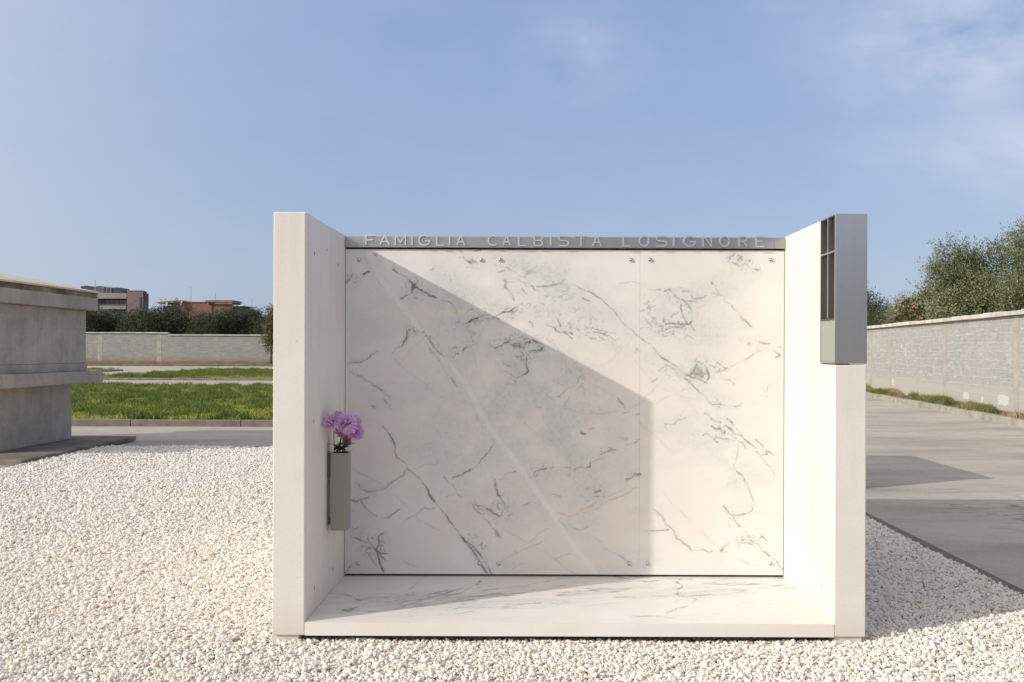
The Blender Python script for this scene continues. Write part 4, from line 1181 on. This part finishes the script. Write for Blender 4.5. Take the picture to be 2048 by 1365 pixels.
# ------------------------------------------------------------------ FAR BUILDINGS
M['b_pale'] = plain('pale_parapet', (.29, .28, .25), .9, 0, .15, .4, .2); M['b_grey'] = plain('blue_grey_render', (.13, .13, .155), .9, 0, .15, .3, .2)
M['b_pink'] = plain('mauve_brick', (.21, .16, .165), .9, 0, .2, .5, .2); M['b_dark'] = plain('dark_shutter', (.045, .05, .07), .6, 0, .2, 1)
M['b_glass'] = plain('dark_window', (.03, .035, .05), .15, 0, .2, 1, .5); M['b_red'] = plain('brick_red_render', (.27, .14, .11), .9, 0, .2, .4, .2)
M['b_white'] = plain('white_fascia', (.72, .70, .67), .8, 0, .1, .5, .2); M['b_roof'] = plain('roof_tiles', (.30, .185, .145), .9, 0, .25, .8, .2)
M['mast'] = plain('antenna_metal', (.35, .35, .36), .4, .8, .1, 3)
def bpart(b, d, name, p0, p1, q0, q1, y0, y1, mat, bev=0):
    """pixel rectangle (p0..p1, q0 top..q1 bottom) at depth d; y0..y1 metres behind the facade plane"""
    o = b.location; x0, x1 = X(p0, d)-o.x, X(p1, d)-o.x; zt, zb = Z(q0, d)-o.z, (Z(q1, d) if q1 is not None else 0)-o.z
    return MB().box(x0, x1, y0, y1, zb, zt).build(name, mat, b, bev)
d1 = 160.0
b1 = empty('apartment_building', (X(220, d1), d1-D0, 0), 'blue-grey flat-roofed apartment building far behind the olives at left', 'building')
bpart(b1, d1, 'wall', 120, 256, 601, None, 1.6, 6.5, M['b_grey'])
bpart(b1, d1, 'roof_parapet', 120, 253, 589.5, 600.8, 0, 6.5, M['b_pale'], .05)
w = bpart(b1, d1, 'window', 203, 252, 602.5, 612, 1.45, 1.7, M['b_glass'])
for p in (212, 221, 230, 240): bpart(b1, d1, 'window_frame', p-.5, p+.5, 602.6, 611.9, 1.40, 1.46, M['b_grey'])
bpart(b1, d1, 'balcony_slab', 192, 254, 612.2, 613.4, -.2, 1.58, M['b_grey'])
bpart(b1, d1, 'balcony_parapet', 198, 252, 613.5, 622, -.1, .15, M['b_pale'], .03)
bpart(b1, d1, 'window', 203, 252, 624, 634, 1.45, 1.7, M['b_glass'])
bpart(b1, d1, 'balcony_post', 253.2, 257, 601, None, -.05, 1.5, M['b_grey'])
bpart(b1, d1, 'side_block', 257.2, 289, 586, None, -.6, .9, M['b_pink'])
bpart(b1, d1, 'window', 282, 286, 597, 640, -.66, -.59, M['b_dark'])
bpart(b1, d1, 'side_block', 289.2, 293, 590.5, None, -.3, .8, M['b_grey'])
bpart(b1, d1, 'roof_parapet', 257, 285.5, 584.3, 585.9, -.7, .9, M['b_pale'])
o = b1.location
def slope(name, pts, d, y0, y1, mat, b):
    poly = [(X(a, d)-b.location.x, Z(c, d)-b.location.z) for a, c in pts]
    return MB().prism(poly, y0, y1, 'y').build(name, mat, b)
slope('roof_shed', [(137, 589.4), (138, 573), (150, 571.5), (163, 574), (172, 580), (172, 589.4)], d1, 4, 9, M['b_dark'], b1)
slope('roof_shed', [(170, 589.4), (170, 574.5), (183, 573), (196, 577.5), (196, 589.4)], d1, 3, 8, M['b_grey'], b1)
slope('pergola', [(192, 589.4), (193, 576), (204, 577), (221, 576), (232, 584), (232, 589.4)], d1, 2.5, 7, M['b_dark'], b1)
for p, q in ((199, 573), (206, 574.5), (214, 573.5), (183, 562)): bpart(b1, d1, 'antenna', p-.35, p+.35, q, 589.4, 1.2, 1.3, M['mast'])
d2 = 185.0
b2 = empty('brick_house', (X(410, d2), d2-D0, 0), 'low brick-red house with flat white-edged roofs far behind the olive row', 'building')
bpart(b2, d2, 'wall', 352, 465, 608, None, 0, 5, M['b_red'])
bpart(b2, d2, 'wall', 318, 351.8, 613, None, 2, 9, M['b_dark'])
slope('roof', [(313, 608.5), (330, 605.5), (366, 603.5), (376, 606.5), (351, 608.3), (316, 609.8)], d2, -.6, 9, M['b_roof'], b2)
for p in (336, 364.5): slope('roof_post', [(p-1.2, 610), (p+2.2, 604.5 if p > 350 else 609), (p+3, 606), (p+1.5, 616), (p-1.5, 616)], d2, -.9, -.62, M['b_white'], b2)
bpart(b2, d2, 'fascia', 353, 414, 606.3, 607.8, -.2, 10, M['b_roof'])
bpart(b2, d2, 'fascia', 416, 464, 608, 610.8, -.35, -.02, M['b_white'])
bpart(b2, d2, 'roof', 413, 467, 603.3, 607.6, -.8, 5, M['b_roof'])
bpart(b2, d2, 'window', 418, 430, 608.2, 610.6, -.42, -.36, M['b_glass'])
bpart(b2, d2, 'downpipe', 423, 424, 611, 628, -.2, -.05, M['b_grey'])
slope('side_roof', [(465.2, 614), (470, 612.8), (487, 613.2), (489, 614.8), (470, 615.2)], d2, -.5, 8, M['b_white'], b2)
slope('side_wall', [(465.5, 613), (492, 620.5), (496, 624), (496, 650), (465.5, 650)], d2, .5, 8, M['b_grey'], b2)
for p, q in ((370, 575), (420, 588), (494, 597)): bpart(b2, d2, 'antenna', p-.3, p+.3, q, 608 if p < 480 else 618, 3, 3.1, M['mast'])

# ------------------------------------------------------------------ LIGHT, SKY, CAMERA
EL = math.atan2(.912, math.hypot(1.703, .80))
sunv = Vector((-1.703, -.80, .912)).normalized()
sl = bpy.data.lights.new('sun', 'SUN'); sl.energy = 2.15; sl.angle = R(.55); sl.color = (1, .95, .875)
so = bpy.data.objects.new('sun', sl); link(so); so.rotation_euler = sunv.to_track_quat('Z', 'Y').to_euler(); so.location = (-20, -10, 15)
wd = bpy.data.worlds.new('World'); S.world = wd; wd.use_nodes = True
nt = wd.node_tree; bg = nt.nodes['Background']
sky = nt.nodes.new('ShaderNodeTexSky'); sky.sky_type = 'NISHITA'; sky.sun_disc = False
sky.sun_elevation = EL; sky.sun_rotation = math.atan2(sunv.x, sunv.y)
sky.air_density = 1.0; sky.dust_density = 1.6; sky.ozone_density = 1.6
def wn(t, **k):
    q = nt.nodes.new(t)
    for a, b in k.items(): setattr(q, a, b)
    return q
def wm(op, a, b=0.0, clamp=False):
    q = wn('ShaderNodeMath', operation=op); q.use_clamp = clamp
    for s_, v_ in ((q.inputs[0], a), (q.inputs[1], b)):
        if isinstance(v_, bpy.types.NodeSocket): nt.links.new(v_, s_)
        else: s_.default_value = v_
    return q.outputs[0]
tc = wn('ShaderNodeTexCoord'); sp = wn('ShaderNodeSeparateXYZ'); nt.links.new(tc.outputs['Generated'], sp.inputs[0])
yy = wm('MAXIMUM', wm('ABSOLUTE', sp.outputs[1]), .05)
u_ = wm('DIVIDE', sp.outputs[0], yy); v_ = wm('DIVIDE', sp.outputs[2], yy)
cb = wn('ShaderNodeCombineXYZ'); nt.links.new(wm('ADD', u_, wm('MULTIPLY', v_, .35)), cb.inputs[0]); nt.links.new(wm('MULTIPLY', v_, 1.9), cb.inputs[1])
nz = wn('ShaderNodeTexNoise'); nt.links.new(cb.outputs[0], nz.inputs[0]); nz.inputs['Scale'].default_value = 3.3; nz.inputs['Detail'].default_value = 7; nz.inputs['Roughness'].default_value = .58; nz.inputs['Distortion'].default_value = .5
nz2 = wn('ShaderNodeTexNoise'); nt.links.new(cb.outputs[0], nz2.inputs[0]); nz2.inputs['Scale'].default_value = 12; nz2.inputs['Detail'].default_value = 6
def blob(cu, cv, ru, rv, s):
    a = wm('DIVIDE', wm('SUBTRACT', u_, cu), ru); b = wm('DIVIDE', wm('SUBTRACT', v_, cv), rv)
    r2 = wm('ADD', wm('MULTIPLY', a, a), wm('MULTIPLY', b, b)); return wm('MULTIPLY', wm('POWER', 2.718, wm('MULTIPLY', r2, -1.0)), s)
reg = None
for bb in ((.05, .35, .07, .06, .6), (.50, .365, .16, .09, 1.1), (.58, .235, .19, .065, .95), (.60, .40, .2, .1, .8), (.29, .405, .05, .015, .35)):
    q = blob(*bb); reg = q if reg is None else wm('MAXIMUM', reg, q)
frm = wn('ShaderNodeMapRange'); nt.links.new(wm('ADD', nz.outputs[0], wm('MULTIPLY', wm('SUBTRACT', nz2.outputs[0], .5), .35)), frm.inputs[0]); frm.inputs[1].default_value = .30; frm.inputs[2].default_value = .62
cloud = wm('MULTIPLY', wm('MULTIPLY', frm.outputs[0], reg), .78, True)
thin = wm('MULTIPLY', wm('MULTIPLY', frm.outputs[0], wm('MULTIPLY', nz2.outputs[0], .10)), 1.0, True)
cloud = wm('MAXIMUM', cloud, thin)
tint = wn('ShaderNodeMix', data_type='RGBA', blend_type='MULTIPLY'); tint.inputs[0].default_value = 1
nt.links.new(sky.outputs[0], tint.inputs[6]); tint.inputs[7].default_value = (1.13, 1.02, .99, 1)
hr = wn('ShaderNodeValToRGB'); nt.links.new(wm('MAXIMUM', sp.outputs[2], 0.0), hr.inputs[0])
hr.color_ramp.elements[0].color = (.176, .222, .308, 1); hr.color_ramp.elements[1].position = .95; hr.color_ramp.elements[1].color = (.155, .185, .245, 1)
for p_, c_ in ((.10, (.158, .205, .296)), (.35, (.136, .187, .304))):
    e_ = hr.color_ramp.elements.new(p_); e_.color = (*c_, 1)
hs = wn('ShaderNodeVectorMath', operation='SCALE'); nt.links.new(hr.outputs[0], hs.inputs[0]); hs.inputs['Scale'].default_value = 8.8
hm = wn('ShaderNodeMix', data_type='RGBA'); hm.inputs[0].default_value = .82; nt.links.new(tint.outputs[2], hm.inputs[6]); nt.links.new(hs.outputs[0], hm.inputs[7])
mx = wn('ShaderNodeMix', data_type='RGBA'); nt.links.new(cloud, mx.inputs[0]); nt.links.new(hm.outputs[2], mx.inputs[6]); mx.inputs[7].default_value = (2.8, 3.05, 3.7, 1)
# pale warm haze of the sun's side of the sky
dt = wn('ShaderNodeVectorMath', operation='DOT_PRODUCT'); nt.links.new(tc.outputs['Generated'], dt.inputs[0]); dt.inputs[1].default_value = tuple(sunv)
gl = wm('MULTIPLY', wm('POWER', wm('MAXIMUM', wm('ADD', wm('MULTIPLY', dt.outputs['Value'], .85), .15), 0.0), 2.0), .9, True)
gm = wn('ShaderNodeMix', data_type='RGBA'); nt.links.new(gl, gm.inputs[0]); nt.links.new(mx.outputs[2], gm.inputs[6]); gm.inputs[7].default_value = (7.4, 6.8, 5.9, 1)
nt.links.new(gm.outputs[2], bg.inputs[0]); bg.inputs[1].default_value = .148

cam = bpy.data.cameras.new('camera'); co = bpy.data.objects.new('camera', cam); link(co)
co.location = (0, -D0, HC); co.rotation_euler = (math.pi/2, -ROLL, 0)
cam.sensor_width = 36; cam.lens = F*36/2048; cam.shift_x = -(PX-1024)/2048; cam.shift_y = (PY-682.5)/2048
cam.clip_start = .05; cam.clip_end = 3000
S.camera = co
S.view_settings.view_transform = 'Standard'; S.view_settings.look = 'None'; S.view_settings.gamma = 1; S.view_settings.exposure = .63
try: S.cycles.use_denoising = True
except Exception: pass
S.cycles.max_bounces = 8; S.cycles.diffuse_bounces = 5
